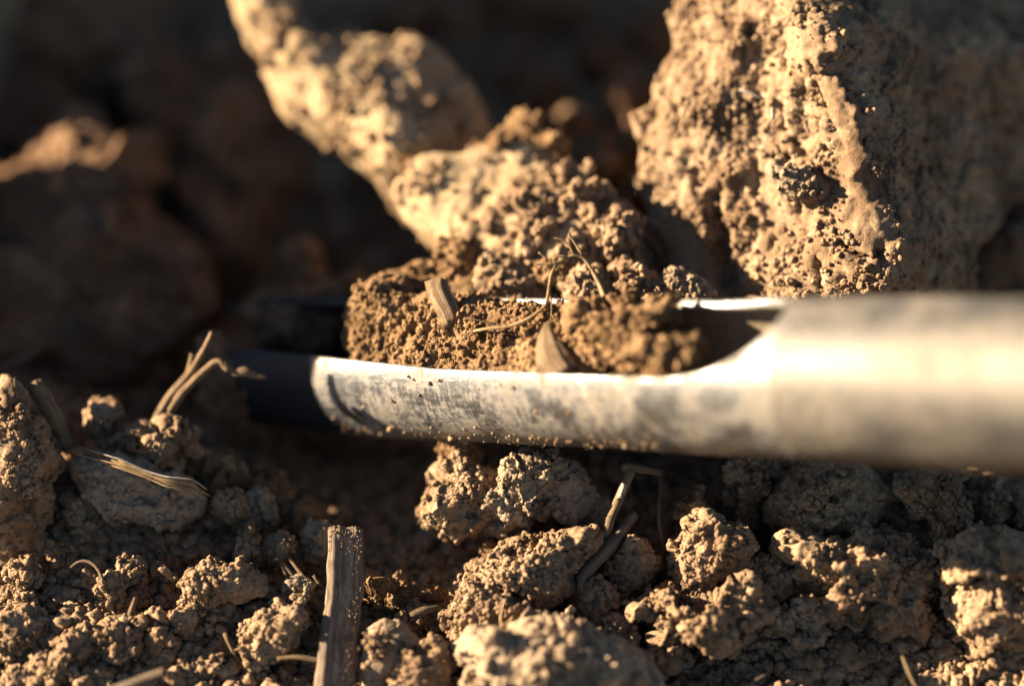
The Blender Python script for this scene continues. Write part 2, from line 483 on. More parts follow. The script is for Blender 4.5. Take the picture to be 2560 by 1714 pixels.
def axis_coords(lo, hi, step, far, g=1.11, gl=1.11):
    c = list(np.arange(lo, hi, step)); s = step
    while c[-1] < far: s *= g; c.append(c[-1] + s)
    s = step; left = [c[0]]
    while left[-1] > -far: s *= gl; left.append(left[-1] - s)
    return np.array(left[:0:-1] + c)
gx = axis_coords(-8.2, 8.8, .04, 30000); gy = axis_coords(-5.0, 1.4, .04, 30000, 1.04, 1.1)
GX, GY = np.meshgrid(gx, gy)
gv = np.stack([GX.ravel(), GY.ravel(), ground_h(GX.ravel(), GY.ravel())], 1)
nx, ny = len(gx), len(gy)
ii = (np.arange(ny - 1)[:, None] * nx + np.arange(nx - 1)[None]).ravel()
gq = np.stack([ii, ii + 1, ii + nx + 1, ii + nx], 1)
gt = np.concatenate([gq[:, [0, 1, 2]], gq[:, [0, 2, 3]]])
near = (np.hypot(gv[:, 0], gv[:, 1]) < 40)
gn = normals(gv, gt)
hh = np.zeros(len(gv)); hh[near] = crumbs(gv[near], 900, .16, .07, .48, .19, thr=(-.45, .0), a3=.02, s3=.08)
gv = gv + gn * hh[:, None]
ground = link_mesh('ground', gv, gq, M_soil, origin=(0, 0, 0)); tag(ground, kind='structure', label='loose brown tilled soil with crumbs and furrows')

def ground_at(px, py, it=40):
    px, py = np.asarray(px, float), np.asarray(py, float)
    lo = np.full(len(px), -6.0); hi = np.full(len(px), 30.0)
    # march for the first crossing, then bisect
    ds = np.linspace(-6, 30, 90); prev = lo.copy(); found = np.zeros(len(px), bool); dlo, dhi = lo.copy(), hi.copy()
    for dd in ds:
        w = P(px, py, np.full(len(px), dd)); below = w[:, 2] < ground_h(w[:, 0], w[:, 1])
        new = below & ~found; dhi[new] = dd; dlo[new] = prev[new]; found |= below; prev = np.full(len(px), dd)
    for _ in range(12):
        m = (dlo + dhi) / 2; w = P(px, py, m); b = w[:, 2] < ground_h(w[:, 0], w[:, 1]); dhi = np.where(b, m, dhi); dlo = np.where(b, dlo, m)
    return P(px, py, dhi), dhi

# ------------------------------------------------------------------ the steel soil probe
AX1, AX2 = P(1200, 921, .7), P(2560, 962, -4.6)
Av = (AX2 - AX1); Av /= np.linalg.norm(Av)
Tu = Uv - Av * (Uv @ Av); Tu /= np.linalg.norm(Tu)
Tw = np.cross(Av, Tu); Tw = Tw if Tw @ Fv < 0 else -Tw
def s_of(px):
    lo, hi = -12.0, 12.0
    for _ in range(50):
        m = (lo + hi) / 2; q = AX1 + Av * m
        d = q @ Fv; x = 1280 + (q @ Rv) / (K * (DIST + d) / DIST)
        if x < px: lo = m
        else: hi = m
    return lo
def ax_d(px): return (AX1 + Av * s_of(px)) @ Fv
RO, RI = 1.07, .94
S_TIP, S_A, S_E, S_END, S_BACK = s_of(570), s_of(815), s_of(1740), s_of(2020), 30.0
def tube_pt(s, th, r):
    s, th, r = np.broadcast_arrays(s, th, r)
    return AX1 + s[..., None] * Av + (r * np.cos(th))[..., None] * Tu + (r * np.sin(th))[..., None] * Tw
def rims(s):
    """angles of the near and the far rim, from the image-up direction towards the viewer"""
    tn = np.interp(s, [S_TIP, S_A, 0, S_E], [74, 80, 90, 92.0]); tf = np.interp(s, [S_TIP, S_A, 0, S_E], [2, 0, -14, -16.0])
    k = np.sqrt(np.clip(1 - ((s - S_E) / (S_END - S_E)) ** 2, 0, 1)); k = np.where(s <= S_E, 1, np.where(s >= S_END, 0, k))
    mid, half = (tn + tf) / 2, (tn - tf) / 2
    return np.radians(mid + half * k), np.radians(mid - half * k)
def uv_layer(ob, uvv):
    me = ob.data; l = me.uv_layers.new(name='UVMap')
    li = np.zeros(len(me.loops), np.int32); me.loops.foreach_get('vertex_index', li)
    l.data.foreach_set('uv', np.asarray(uvv, np.float32)[li].ravel())
def grid_faces(na, nb, closed_b=False):
    a = np.arange(na - 1)[:, None]; b = np.arange(nb if closed_b else nb - 1)[None]
    b2 = (b + 1) % nb
    return np.stack([a * nb + b, (a + 1) * nb + b, (a + 1) * nb + b2, a * nb + b2], -1).reshape(-1, 4)

M_metal = metal('scratched_steel', 1.0, 1.22, .20, .46, .95, ((s_of(1560), .32), (s_of(1640), .7)))
M_barrel = metal('dull_steel', .85, 1.35, .44, .6, .30)
M_inner = soil('clay_film', (.34, .29, .22), (.24, .20, .15), (.42, .37, .29), .00003, .6)
probe = empty('soil_probe', AX1)
tag(probe, 'steel tube soil probe, cut open along the top and holding a core of soil', 'soil probe')
M_tip, _, _, _, _b = new_mat('shade_dark_steel')  # near-black steel: the shade on the left end put into the colour
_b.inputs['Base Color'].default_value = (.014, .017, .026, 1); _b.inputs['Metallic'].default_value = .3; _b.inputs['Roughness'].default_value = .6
S_CUT = s_of(905)
# one shell: outside wall, rim, inside wall, rim
ss_all = np.concatenate([np.linspace(S_TIP, S_E, 200), np.linspace(S_E, S_END, 70)[1:], np.linspace(S_END, S_END + .6, 6)[1:]])
nth = 150; nrim = 4
wob = lambda s, th: .006 * np.sin(3 * th + s) + .004 * np.sin(s * 2.1)
def gouge(name, ss, dr, mat, end=False):
    rows = []; uvs = []
    for s in ss:
        tn, tf = rims(np.array(s)); tn, tf = float(tn), float(tf)
        taper = 1 - .16 * sstep(np.array(s), S_TIP + 1.2, S_TIP)
        a = np.linspace(tn, 2 * math.pi + tf, nth)
        ro = (RO - dr + wob(s, a)) * taper; ri = (RI - dr) * taper
        th = np.concatenate([a, np.full(nrim, a[-1]), a[::-1], np.full(nrim, a[0])])
        tw_ = np.linspace(1, 0, nrim + 2)[1:-1]
        bulge = .012 * np.sin(np.linspace(0, math.pi, nrim + 2)[1:-1])
        r = np.concatenate([ro, ri + (ro[-1] - ri) * tw_, np.full(nth, ri), ri + (ro[0] - ri) * tw_[::-1]])
        th[nth:nth + nrim] += bulge; th[-nrim:] -= bulge
        sl = np.full(len(th), s)
        if end:      # the gouge end is curved to follow the edge of shade on the tube
            e = .42 * (.5 - .5 * np.cos(th - tn)) ** 1.1 - .12
            sl = sl + e * sstep(np.array(s), ss[0] + 1.6, ss[0])
        rows.append(tube_pt(sl, th, r)); uvs.append(np.stack([sl, th * RO], 1))
    n = len(rows[0])
    m = len(rows)
    # close both ends with rounded lips
    v = np.concatenate(rows); f = grid_faces(m, n, True)
    lips = []
    for e in (0, m - 1):
        o_ = e * n
        out = np.arange(nth); inn = n - nrim - 1 - np.arange(nth)
        q = np.stack([o_ + out[:-1], o_ + out[1:], o_ + inn[1:], o_ + inn[:-1]], 1)
        lips.append(q if e == 0 else q[:, ::-1])
    f = np.concatenate([f] + lips)
    o = link_mesh(name, v, f, mat, probe); uv_layer(o, np.concatenate(uvs))
    if end:
        o.data.materials.append(M_inner)
        col = f.min(1) % n; inner = (col >= nth + nrim) & (col < 2 * nth + nrim - 1); inner[len(f) - len(lips[0]) * 2:] = False
        o.data.polygons.foreach_set('material_index', inner.astype(np.int32))
    return o
tube = gouge('gouge', ss_all[ss_all > S_CUT], 0, M_metal, True)
tip = gouge('shaded_tube_end', np.linspace(S_TIP, S_CUT + .35, 60), .045, M_tip)  # the same tube running on, its shade painted by the dark material
# closed barrel that runs back to the handle, with a shoulder where it sleeves over the gouge
def revolve(name, prof, mat, parent, n=96):
    rows, uvs = [], []
    for s, r in prof:
        a = np.linspace(0, 2 * math.pi, n, endpoint=False); rows.append(tube_pt(np.full(n, s), a, np.full(n, r))); uvs.append(np.stack([np.full(n, s), a * r], 1))
    o = link_mesh(name, np.concatenate(rows), grid_faces(len(prof), n, True), mat, parent); uv_layer(o, np.concatenate(uvs)); return o
sb = S_END + .02
prof = [(sb, RO - .05), (sb, RO + .006), (sb + .03, RO + .015), (sb + .09, RO + .02)] + [(sb + .09 + q, RO + .022 + .010 * math.sin(q * 1.3)) for q in np.linspace(.05, 6, 40)] + [(S_BACK - .1, RO + .02), (S_BACK, RO - .05), (S_BACK, .02)]
barrel = revolve('barrel', prof, M_barrel, probe)

# soil stuck along the underside and the rim of the gouge
sk_s = s_of(905) + (s_of(1720) - s_of(905)) * rng.random(230)
sk_t = np.radians(np.where(rng.random(230) < .85, rng.normal(160, 9, 230), rng.uniform(96, 170, 230)))
sk_r = rng.uniform(.008, .028, 230) * (1 + (rng.random(230) < .05))
g_ = granules('stuck_soil', tube_pt(sk_s, sk_t, RO + sk_r * .3), sk_r, M_soil, probe)

# ------------------------------------------------------------------ the core of soil in the trough
def core(name, label, x0, x1, hs, seed, mat, bias=0.0, cr={}, lump=.1, ns=330, nt_=230, grains=1500):
    s0, s1 = s_of(x0), s_of(x1)
    S = np.linspace(0, 1, ns)
    rows = []
    for q in S:
        s = s0 + (s1 - s0) * q
        tn, tf = rims(np.array(s)); tn, tf = float(tn), float(tf)
        e = math.sqrt(max(0, 1 - abs(2 * q - 1) ** 7))            # blunt ends
        mid = (tn + tf) / 2
        H = np.interp(x0 + (x1 - x0) * q, [h[0] for h in hs], [h[1] for h in hs])
        sk = np.interp(x0 + (x1 - x0) * q, [h[0] for h in hs], [h[2] for h in hs])
        nb_ = nt_ // 2
        a = np.linspace(tn, 2 * math.pi + tf, nb_)
        lowr = (RI - .02)
        bx, by = lowr * np.sin(a - mid), lowr * np.cos(a - mid)    # across (towards viewer), up out of the slot
        c0x, c0y, c1x, c1y = bx[-1], by[-1], bx[0], by[0]
        t = np.linspace(0, 1, nt_ - nb_ + 2)[1:-1]
        tx = c0x + (c1x - c0x) * t
        prof_ = np.sin(math.pi * t) ** .75 * (1 + sk * np.cos(math.pi * t))
        ty = c0y + (c1y - c0y) * t - .03 + H * prof_
        X = np.concatenate([bx, tx]) * e; Y = (np.concatenate([by, ty]) - .1) * e + .1
        rows.append(AX1 + s * Av + X[:, None] * (math.cos(mid) * Tw - math.sin(mid) * Tu) * 1.0 + Y[:, None] * (math.cos(mid) * Tu + math.sin(mid) * Tw))
    v = np.concatenate(rows); q = grid_faces(ns, nt_, True); T = np.concatenate([q[:, [0, 1, 2]], q[:, [0, 2, 3]]])
    n = normals(v, T)
    if (n * (v - v.mean(0))).sum() < 0: n = -n; q = q[:, ::-1]; T = T[:, ::-1]
    mid = math.radians(38); upv = math.cos(mid) * Tu + math.sin(mid) * Tw
    top = sstep((v - AX1) @ upv, .35, .62)
    h = lump * fbm(v / .35, 4, seed) * 1.5 + crumbs(v, seed, **cr) - .02
    v = v + n * (h * top)[:, None]
    o = link_mesh(name, v, q, mat); tag(o, label, 'soil core')
    m = top[T].min(1) > .8
    p, sz = scatter_on(v, T[m], grains, seed, .012, .055, .3, .3)
    granules('granules', p, sz, mat, o)
    return o
core('soil_core', 'long heap of crumbly ochre soil filling the open trough of the probe', 915, 1560,
     [(915, .62, .4), (980, .8, .4), (1020, .74, .45), (1090, .5, .5), (1200, .38, .6), (1330, .28, .6), (1450, .2, .4), (1560, .05, 0)], 31, M_brown, cr=dict(a1=.09, a2=.055, s1=.26, s2=.12, a3=.02))
d_l = ax_d(1640) - .35
clod('dark_lump', 'soil_lump', 'dark porous lump of soil at the right end of the core in the trough',
     C4([(1440, 640), (1480, 500), (1560, 420), (1640, 395), (1750, 420), (1860, 400), (1940, 425), (1965, 470), (2000, 560), (2030, 660), (2055, 715), (2030, 740), (1960, 755), (1800, 745), (1620, 735), (1500, 710)]),
     d_l + .35, M_brown, 900, thick=.42, back=.5, sub=6, lump=.2, lump_s=.32, cr=dict(a1=.12, a2=.07, s1=.24, s2=.12, a3=.02), cat='soil lump', tilt=(-.72, .55))

# ------------------------------------------------------------------ clods
L3 = lambda q: (1560 + q[0] * .5102, q[1] * .5102, 1560 + q[2] * .5102, q[3] * .5102, q[4] * .5102) + tuple(q[5:])
clod('big', 'soil_clod', 'huge block of dry earth behind the probe, left face sunlit and right face in shade',
     C3([(300, -20, 2.4), (250, 130, 2.2), (280, 230, 2.2), (200, 340, 2.2), (150, 430, 2.2), (170, 560, 2.1), (105, 740, 2.1), (95, 880, 2.1), (140, 1000, 2.0), (150, 1090, 1.9), (220, 1250, 1.8), (330, 1500, 1.6), (520, 1800, 1.6),
         (900, 1900, 1.6), (1400, 1850, 1.8), (1750, 1600, 2.2), (1680, 1400, 1.9), (1690, 1240, 2.0), (1790, 1110, 2.6), (1900, 960, 3.2), (2200, 800, 4.6), (2500, 400, 5.6), (2500, -300, 6.6), (1500, -600, 5.8), (700, -400, 4.), (340, -200, 3.)]),
     2.0, M_soil, 9000, sub=7, bulge=.18, back=3.0, lump=.07, lump_s=.5, gl=(.014, .06),
     cr=dict(a1=.06, a2=.07, s1=.22, s2=.115, thr=(-.45, .05), a3=.03, s3=.055),
     dents=[L3(q) for q in [(930, 430, 975, 525, 26, .2), (838, 560, 870, 650, 16, .12), (690, 765, 810, 775, 18, .12), (440, 960, 500, 1380, 60, .32), (820, 690, 860, 725, 24, .15), (652, 780, 640, 1100, 14, .07),
            (735, 20, 790, 330, 20, .10), (770, 500, 790, 640, 16, .10), (900, 300, 925, 350, 30, .12), (1050, 1190, 1180, 1260, 26, .16), (1250, 1230, 1330, 1340, 26, .15), (1000, 560, 1080, 740, 12, .06), (940, 1240, 960, 1420, 26, .12), (1180, 850, 1195, 880, 12, .06), (330, 850, 380, 900, 30, .12), (560, 500, 640, 520, 26, .12)]],
     calm=[L3(q) for q in [(1110, 760, 1235, 1170, 78), (1010, 430, 1100, 700, 60), (270, 1140, 420, 1420, 90), (690, 880, 730, 1080, 42)]],
     relief=C3([(900, 30, .95), (860, 200, .75), (1080, 350, .62), (1180, 600, .5), (1215, 800, .42), (1300, 1100, .35), (1390, 1300, .35), (900, 1450, .6), (1080, 1480, .5),
                (500, 200, 1.6), (720, 250, 1.5), (300, 500, 1.65), (450, 800, 1.5), (660, 500, 1.45), (730, 800, 1.25), (600, 1100, 1.3), (350, 1100, 1.55), (480, 1350, 1.4), (760, 1200, 1.1), (950, 1000, .85), (900, 700, 1.0),
                (1290, 300, 1.45), (1400, 500, 1.65), (1700, 330, 2.6), (1400, 800, 1.4), (1700, 700, 2.5), (1500, 1100, 1.2), (1600, 1290, 1.5), (1900, 500, 3.3), (1750, 960, 2.6), (2200, 500, 4.3), (2300, 260, 4.8),
                (1250, 120, 1.4), (1700, 215, 2.35), (1960, 250, 3.2), (1300, 10, 2.5), (1700, 80, 3.4), (1960, 100, 4.2)]))
clod('chip', 'soil_flake', 'pointed flake of earth sticking out of the sunlit ridge of the huge block', C3([(705, 790), (830, 815), (960, 850), (1035, 920), (990, 975), (860, 965), (770, 925), (730, 850)]), .62, M_grey, 80, thick=.28, back=.4, sub=5, lump=.05, lump_s=.3)
clod('bigside', 'soil_clod', 'small round clod stuck on the far left edge of the huge block', C3([(50, 620), (80, 560), (150, 530), (210, 590), (200, 670), (120, 700), (70, 680)]), 2.4, M_soil, 40, thick=.25, sub=4)

# thick roots caked with earth
clod('root_a', 'caked_root', 'upper length of a thick root caked with pale earth, rising to the top edge',
     C2([(110, 20), (130, 110), (180, 210), (260, 420), (330, 560), (420, 640), (560, 740), (640, 790), (760, 850), (830, 990), (930, 1080), (1150, 1000), (1330, 760), (1335, 670), (1290, 560), (1230, 430), (1150, 340), (1090, 250), (950, 195), (830, 235), (700, 195), (620, 160), (480, 165), (400, 120), (330, 20), (210, -40)]),
     4.2, M_root, 600, cat='root', sub=6, bulge=.4, back=1.2, lump=.07, lump_s=.8, gl=(.02, .09), gmat=M_soil, cr=dict(a1=.05, a2=.025, s1=.35, s2=.16, a3=.01),
     relief=C2([(200, 0, 4.6), (300, 300, 4.1), (500, 450, 3.7), (700, 700, 3.3), (800, 800, 3.1), (900, 500, 3.6), (1150, 500, 4.0), (1150, 650, 3.8), (600, 250, 4.3), (950, 300, 4.1)]))
_v, _T = clod_geo(C2([(40, -240), (70, -60), (80, 40), (130, 150), (230, 280), (360, 260), (420, 170), (385, 80), (360, -60), (350, -240)]), 4.75, thick=.75, back=.9, sub=6, seed=88, lump=.07, lump_s=.8, cr=dict(a1=.05, a2=.025, s1=.35, s2=.16, a3=.01))
link_mesh('root_top', _v, _T, M_root, CL['root_a'])
clod('root_b', 'caked_root', 'lower length of the caked root with a smooth grey rounded end, behind the trough',
     C2([(845, 960), (860, 880), (920, 800), (1010, 750), (1150, 740), (1210, 715), (1320, 680), (1420, 670), (1560, 670), (1660, 720), (1700, 800), (1800, 870), (1900, 915), (1980, 1000), (2030, 1100), (2140, 1200), (2250, 1320), (2350, 1500), (2200, 1620), (1700, 1700), (1400, 1600), (1200, 1370), (1060, 1280), (1000, 1200), (920, 1100)]),
     2.6, M_root, 260, cat='root', sub=6, bulge=.35, back=1.2, lump=.09, lump_s=.9, gl=(.03, .09), gmat=M_soil, cr=dict(a1=.03, a2=.012, s1=.4, s2=.16, a3=.006),
     relief=C2([(1000, 950, 2.5), (1300, 900, 2.4), (1600, 900, 2.2), (1500, 1100, 1.8), (1800, 1100, 1.7), (1200, 1150, 2.2), (1900, 1250, 1.6), (1600, 1350, 1.5)]))
clod('root_c', 'soil_crust', 'crust of crumbs on the lower caked root above the root hairs',
     C2([(1260, 1060), (1330, 960), (1450, 900), (1560, 860), (1700, 840), (1830, 900), (1900, 1020), (1990, 1110), (2080, 1220), (1960, 1270), (1800, 1240), (1640, 1220), (1500, 1180), (1380, 1120)]),
     1.75, M_soil, 700, sub=6, thick=.4, back=.5, lump=.2, lump_s=.35, gl=(.02, .10), tilt=(-.3, .5))
clod('root_top', 'soil_crumb_cluster', 'orange tinted crumbs piled on the upper edge of the lower caked root', C2([(1410, 660), (1470, 600), (1560, 590), (1580, 650), (1650, 655), (1690, 720), (1690, 800), (1600, 790), (1500, 740), (1400, 720), (1250, 760), (1200, 740), (1330, 690)]), 2.7, M_brown, 140, sub=5, thick=.3, lump=.14, lump_s=.3, gl=(.02, .09))
for key, lab, pts, d, mt in [
    ('hb1', 'rounded brown lump directly behind the far rim below the root hairs', [(1660, 1440), (1690, 1370), (1760, 1335), (1850, 1350), (1900, 1420), (1890, 1520), (1700, 1540)], .9, M_soil),
    ('hb2', 'rough crumbly clod behind the far rim, right of the rounded brown lump', [(1860, 1400), (1880, 1290), (1960, 1240), (2060, 1270), (2140, 1330), (2220, 1420), (2200, 1540), (1900, 1550)], 1.0, M_soil),
    ('hb3', 'smooth orange lump under the arch of the root hairs', [(1600, 1250), (1680, 1200), (1770, 1230), (1790, 1300), (1720, 1370), (1640, 1420), (1580, 1380)], 1.3, M_brown),
    ('hb4', 'crumbly lump behind the middle of the trough', [(1240, 1340), (1290, 1260), (1380, 1240), (1470, 1280), (1560, 1260), (1620, 1340), (1600, 1480), (1400, 1540), (1260, 1480)], 1.4, M_soil),
    ('hb6', 'ochre heap of loose soil banked behind the far rim at the left of the trough', [(650, 1480), (680, 1400), (760, 1360), (850, 1320), (960, 1290), (1100, 1300), (1240, 1330), (1380, 1360), (1450, 1420), (1440, 1560), (1000, 1600), (700, 1580)], 1.75, M_brown),
    ('hb5', 'sunlit ochre lump at the left foot of the caked root', [(1040, 1170), (1130, 1140), (1200, 1190), (1250, 1290), (1300, 1400), (1180, 1440), (1100, 1340), (1060, 1260)], 1.8, M_brown)]:
    clod(key, 'soil_clod', lab, C2(pts), d, mt, 90, sub=5, gl=(.02, .07))
clod('fluff', 'soil_fragment', 'grey crusted fragment with pale grains lying on the far rim', C4([(1935, 285), (1975, 225), (2050, 245), (2120, 290), (2210, 370), (2190, 400), (1990, 400), (1950, 330)]), .7, M_grey, 250, sub=5, thick=.25, gl=(.012, .03), lump=.05)

# shaded clods at the back
clod('h1', 'soil_clod', 'tall peaked clod at the left edge with one small sunlit patch on top', C1([(-60, 960), (90, 700), (200, 540), (330, 505), (430, 530), (500, 640), (620, 730), (660, 860), (690, 1000), (820, 1100), (900, 1160), (960, 1280), (980, 1400), (900, 1560), (700, 1700), (300, 1750), (-200, 1700), (-250, 1250)]), 5.6, M_shaded, 150, thick=1.3, back=1.5, sub=6, lump=.3, lump_s=1.1, tilt=(0, .35), gl=(.03, .1))
clod('h2', 'soil_clod', 'dark upright clod between the peaked clod and the caked root', C1([(620, 600), (690, 400), (760, 270), (900, 200), (1050, 200), (1130, 120), (1300, 500), (1300, 900), (1200, 1150), (950, 1250), (750, 950), (640, 760)]), 7.6, M_shaded, 150, thick=1.2, back=2, sub=6, lump=.35, lump_s=1.2, tilt=(0, .35), gl=(.03, .12))
clod('h3', 'soil_clod', 'large dark clod behind the peaked clod in the upper left corner', C1([(20, 500), (60, 250), (180, 60), (350, -20), (600, -60), (680, 60), (680, 250), (640, 420), (500, 620), (300, 650), (60, 700)]), 9.6, M_shaded, 100, thick=1.5, back=2, sub=6, lump=.4, lump_s=1.4, tilt=(0, .4), gl=(.04, .13))
clod('h4', 'soil_clod', 'dim rounded clod in the hollow left of the trough', C2([(290, 1280), (320, 1190), (400, 1150), (480, 1190), (500, 1290), (450, 1400), (330, 1400)]), 4.6, M_shaded, 40, sub=5)
clod('h5', 'soil_clod', 'low flat bank of shaded earth just above the shaded tip of the probe', C2([(100, 1500), (250, 1440), (420, 1420), (560, 1370), (720, 1330), (830, 1400), (800, 1560), (600, 1640), (200, 1640)]), 3.6, M_shaded, 150, sub=5, gl=(.02, .09))
clod('tipclod', 'soil_clod', 'dim crumbly clod hiding the buried end of the shaded tip of the probe', [(500, 930), (520, 870), (570, 845), (625, 865), (655, 915), (650, 985), (610, 1040), (540, 1050), (500, 1000)], ax_d(600) - .9, M_shaded, 120, sub=5, lump=.12, lump_s=.4, gl=(.02, .08))
clod('hr', 'soil_clod', 'dark clod added to fill the shaded recess under the right edge of the huge block', [(2400, 640), (2450, 560), (2540, 520), (2640, 560), (2660, 760), (2560, 860), (2430, 800)], 4.0, M_shaded, 60, sub=5, lump=.2, lump_s=.7)  # added so that the shaded recess here turns out dark
BK = [((1870, 290), 110, 130, 9.6), ((1720, 590), 100, 75, 7.0), ((2010, 450), 120, 110, 7.5), ((1460, 380), 150, 140, 10.), ((1350, 20), 200, 110, 12.), ((1700, 60), 190, 120, 13.), ((1560, 480), 110, 90, 8.5),
      ((2060, 700), 110, 80, 5.5), ((1900, 800), 130, 90, 5.0), ((2150, 130), 150, 130, 10.), ((900, 60), 170, 90, 11.), ((1150, 100), 140, 100, 11.), ((2080, 930), 120, 90, 4.4)]
dw = ['rounded pale', 'small low', 'broad rough', 'wide dark', 'top edge', 'angular', 'mid sized', 'low reddish', 'flat', 'tall', 'far', 'distant blocky', 'small']
dp = ['in the dark gap left of the huge block', 'in the dark gap between root and huge block', 'close to the left edge of the huge block', 'above the bend of the caked root', 'at the top edge of the picture right of the root', 'at the top of the dark gap beside the huge block', 'just right of the caked root',
      'behind the lower caked root', 'over the lower caked root in shadow', 'in shadow touching the huge block near the top', 'behind the top of the caked root', 'right of the top of the caked root', 'under the left edge of the huge block']
for i, ((x, y), rx, ry, d) in enumerate(BK):
    a = np.linspace(0, 2 * math.pi, 12, endpoint=False); r = 1 + rng.normal(0, .1, 12)
    clod('bk%d' % i, 'soil_clod', f'{dw[i]} shaded clod {dp[i]}', C2([(x + rx * c * q, y - ry * s_ * q) for c, s_, q in zip(np.cos(a), np.sin(a), r)]), d, M_shaded, 30, sub=5, thick=.9, lump=.2, lump_s=.8, gl=(.03, .1))

# unseen clod added on the left, shaped to cast shadow over the probe tip
def world_clod(name, label, c, rad, seed, mat, sub=6, lump=.2, lump_s=1.4):
    V, T = ico(sub); V = V / ((np.abs(V) ** 3.3).sum(1) ** (1 / 3.3))[:, None]; v = np.array(c) + V * np.array(rad)
    v[:, 1] = c[1] + (v[:, 1] - c[1]) * (1 + .35 * sstep((c[2] - v[:, 2]) / rad[2], -.85, .1))
    n = normals(v, T); v = v + n * (lump * fbm(v / lump_s, 4, seed))[:, None]
    n = normals(v, T); v = v + n * crumbs(v, seed)[:, None]
    o = link_mesh(name, v, T, mat); return tag(o, label, 'soil clod')
OCC = world_clod('soil_clod', 'unseen tall clod added outside the left edge to shade the probe tip', (-10.9, 3.8, -1.35), (1.3, 1.95, 4.0), 5, M_soil)

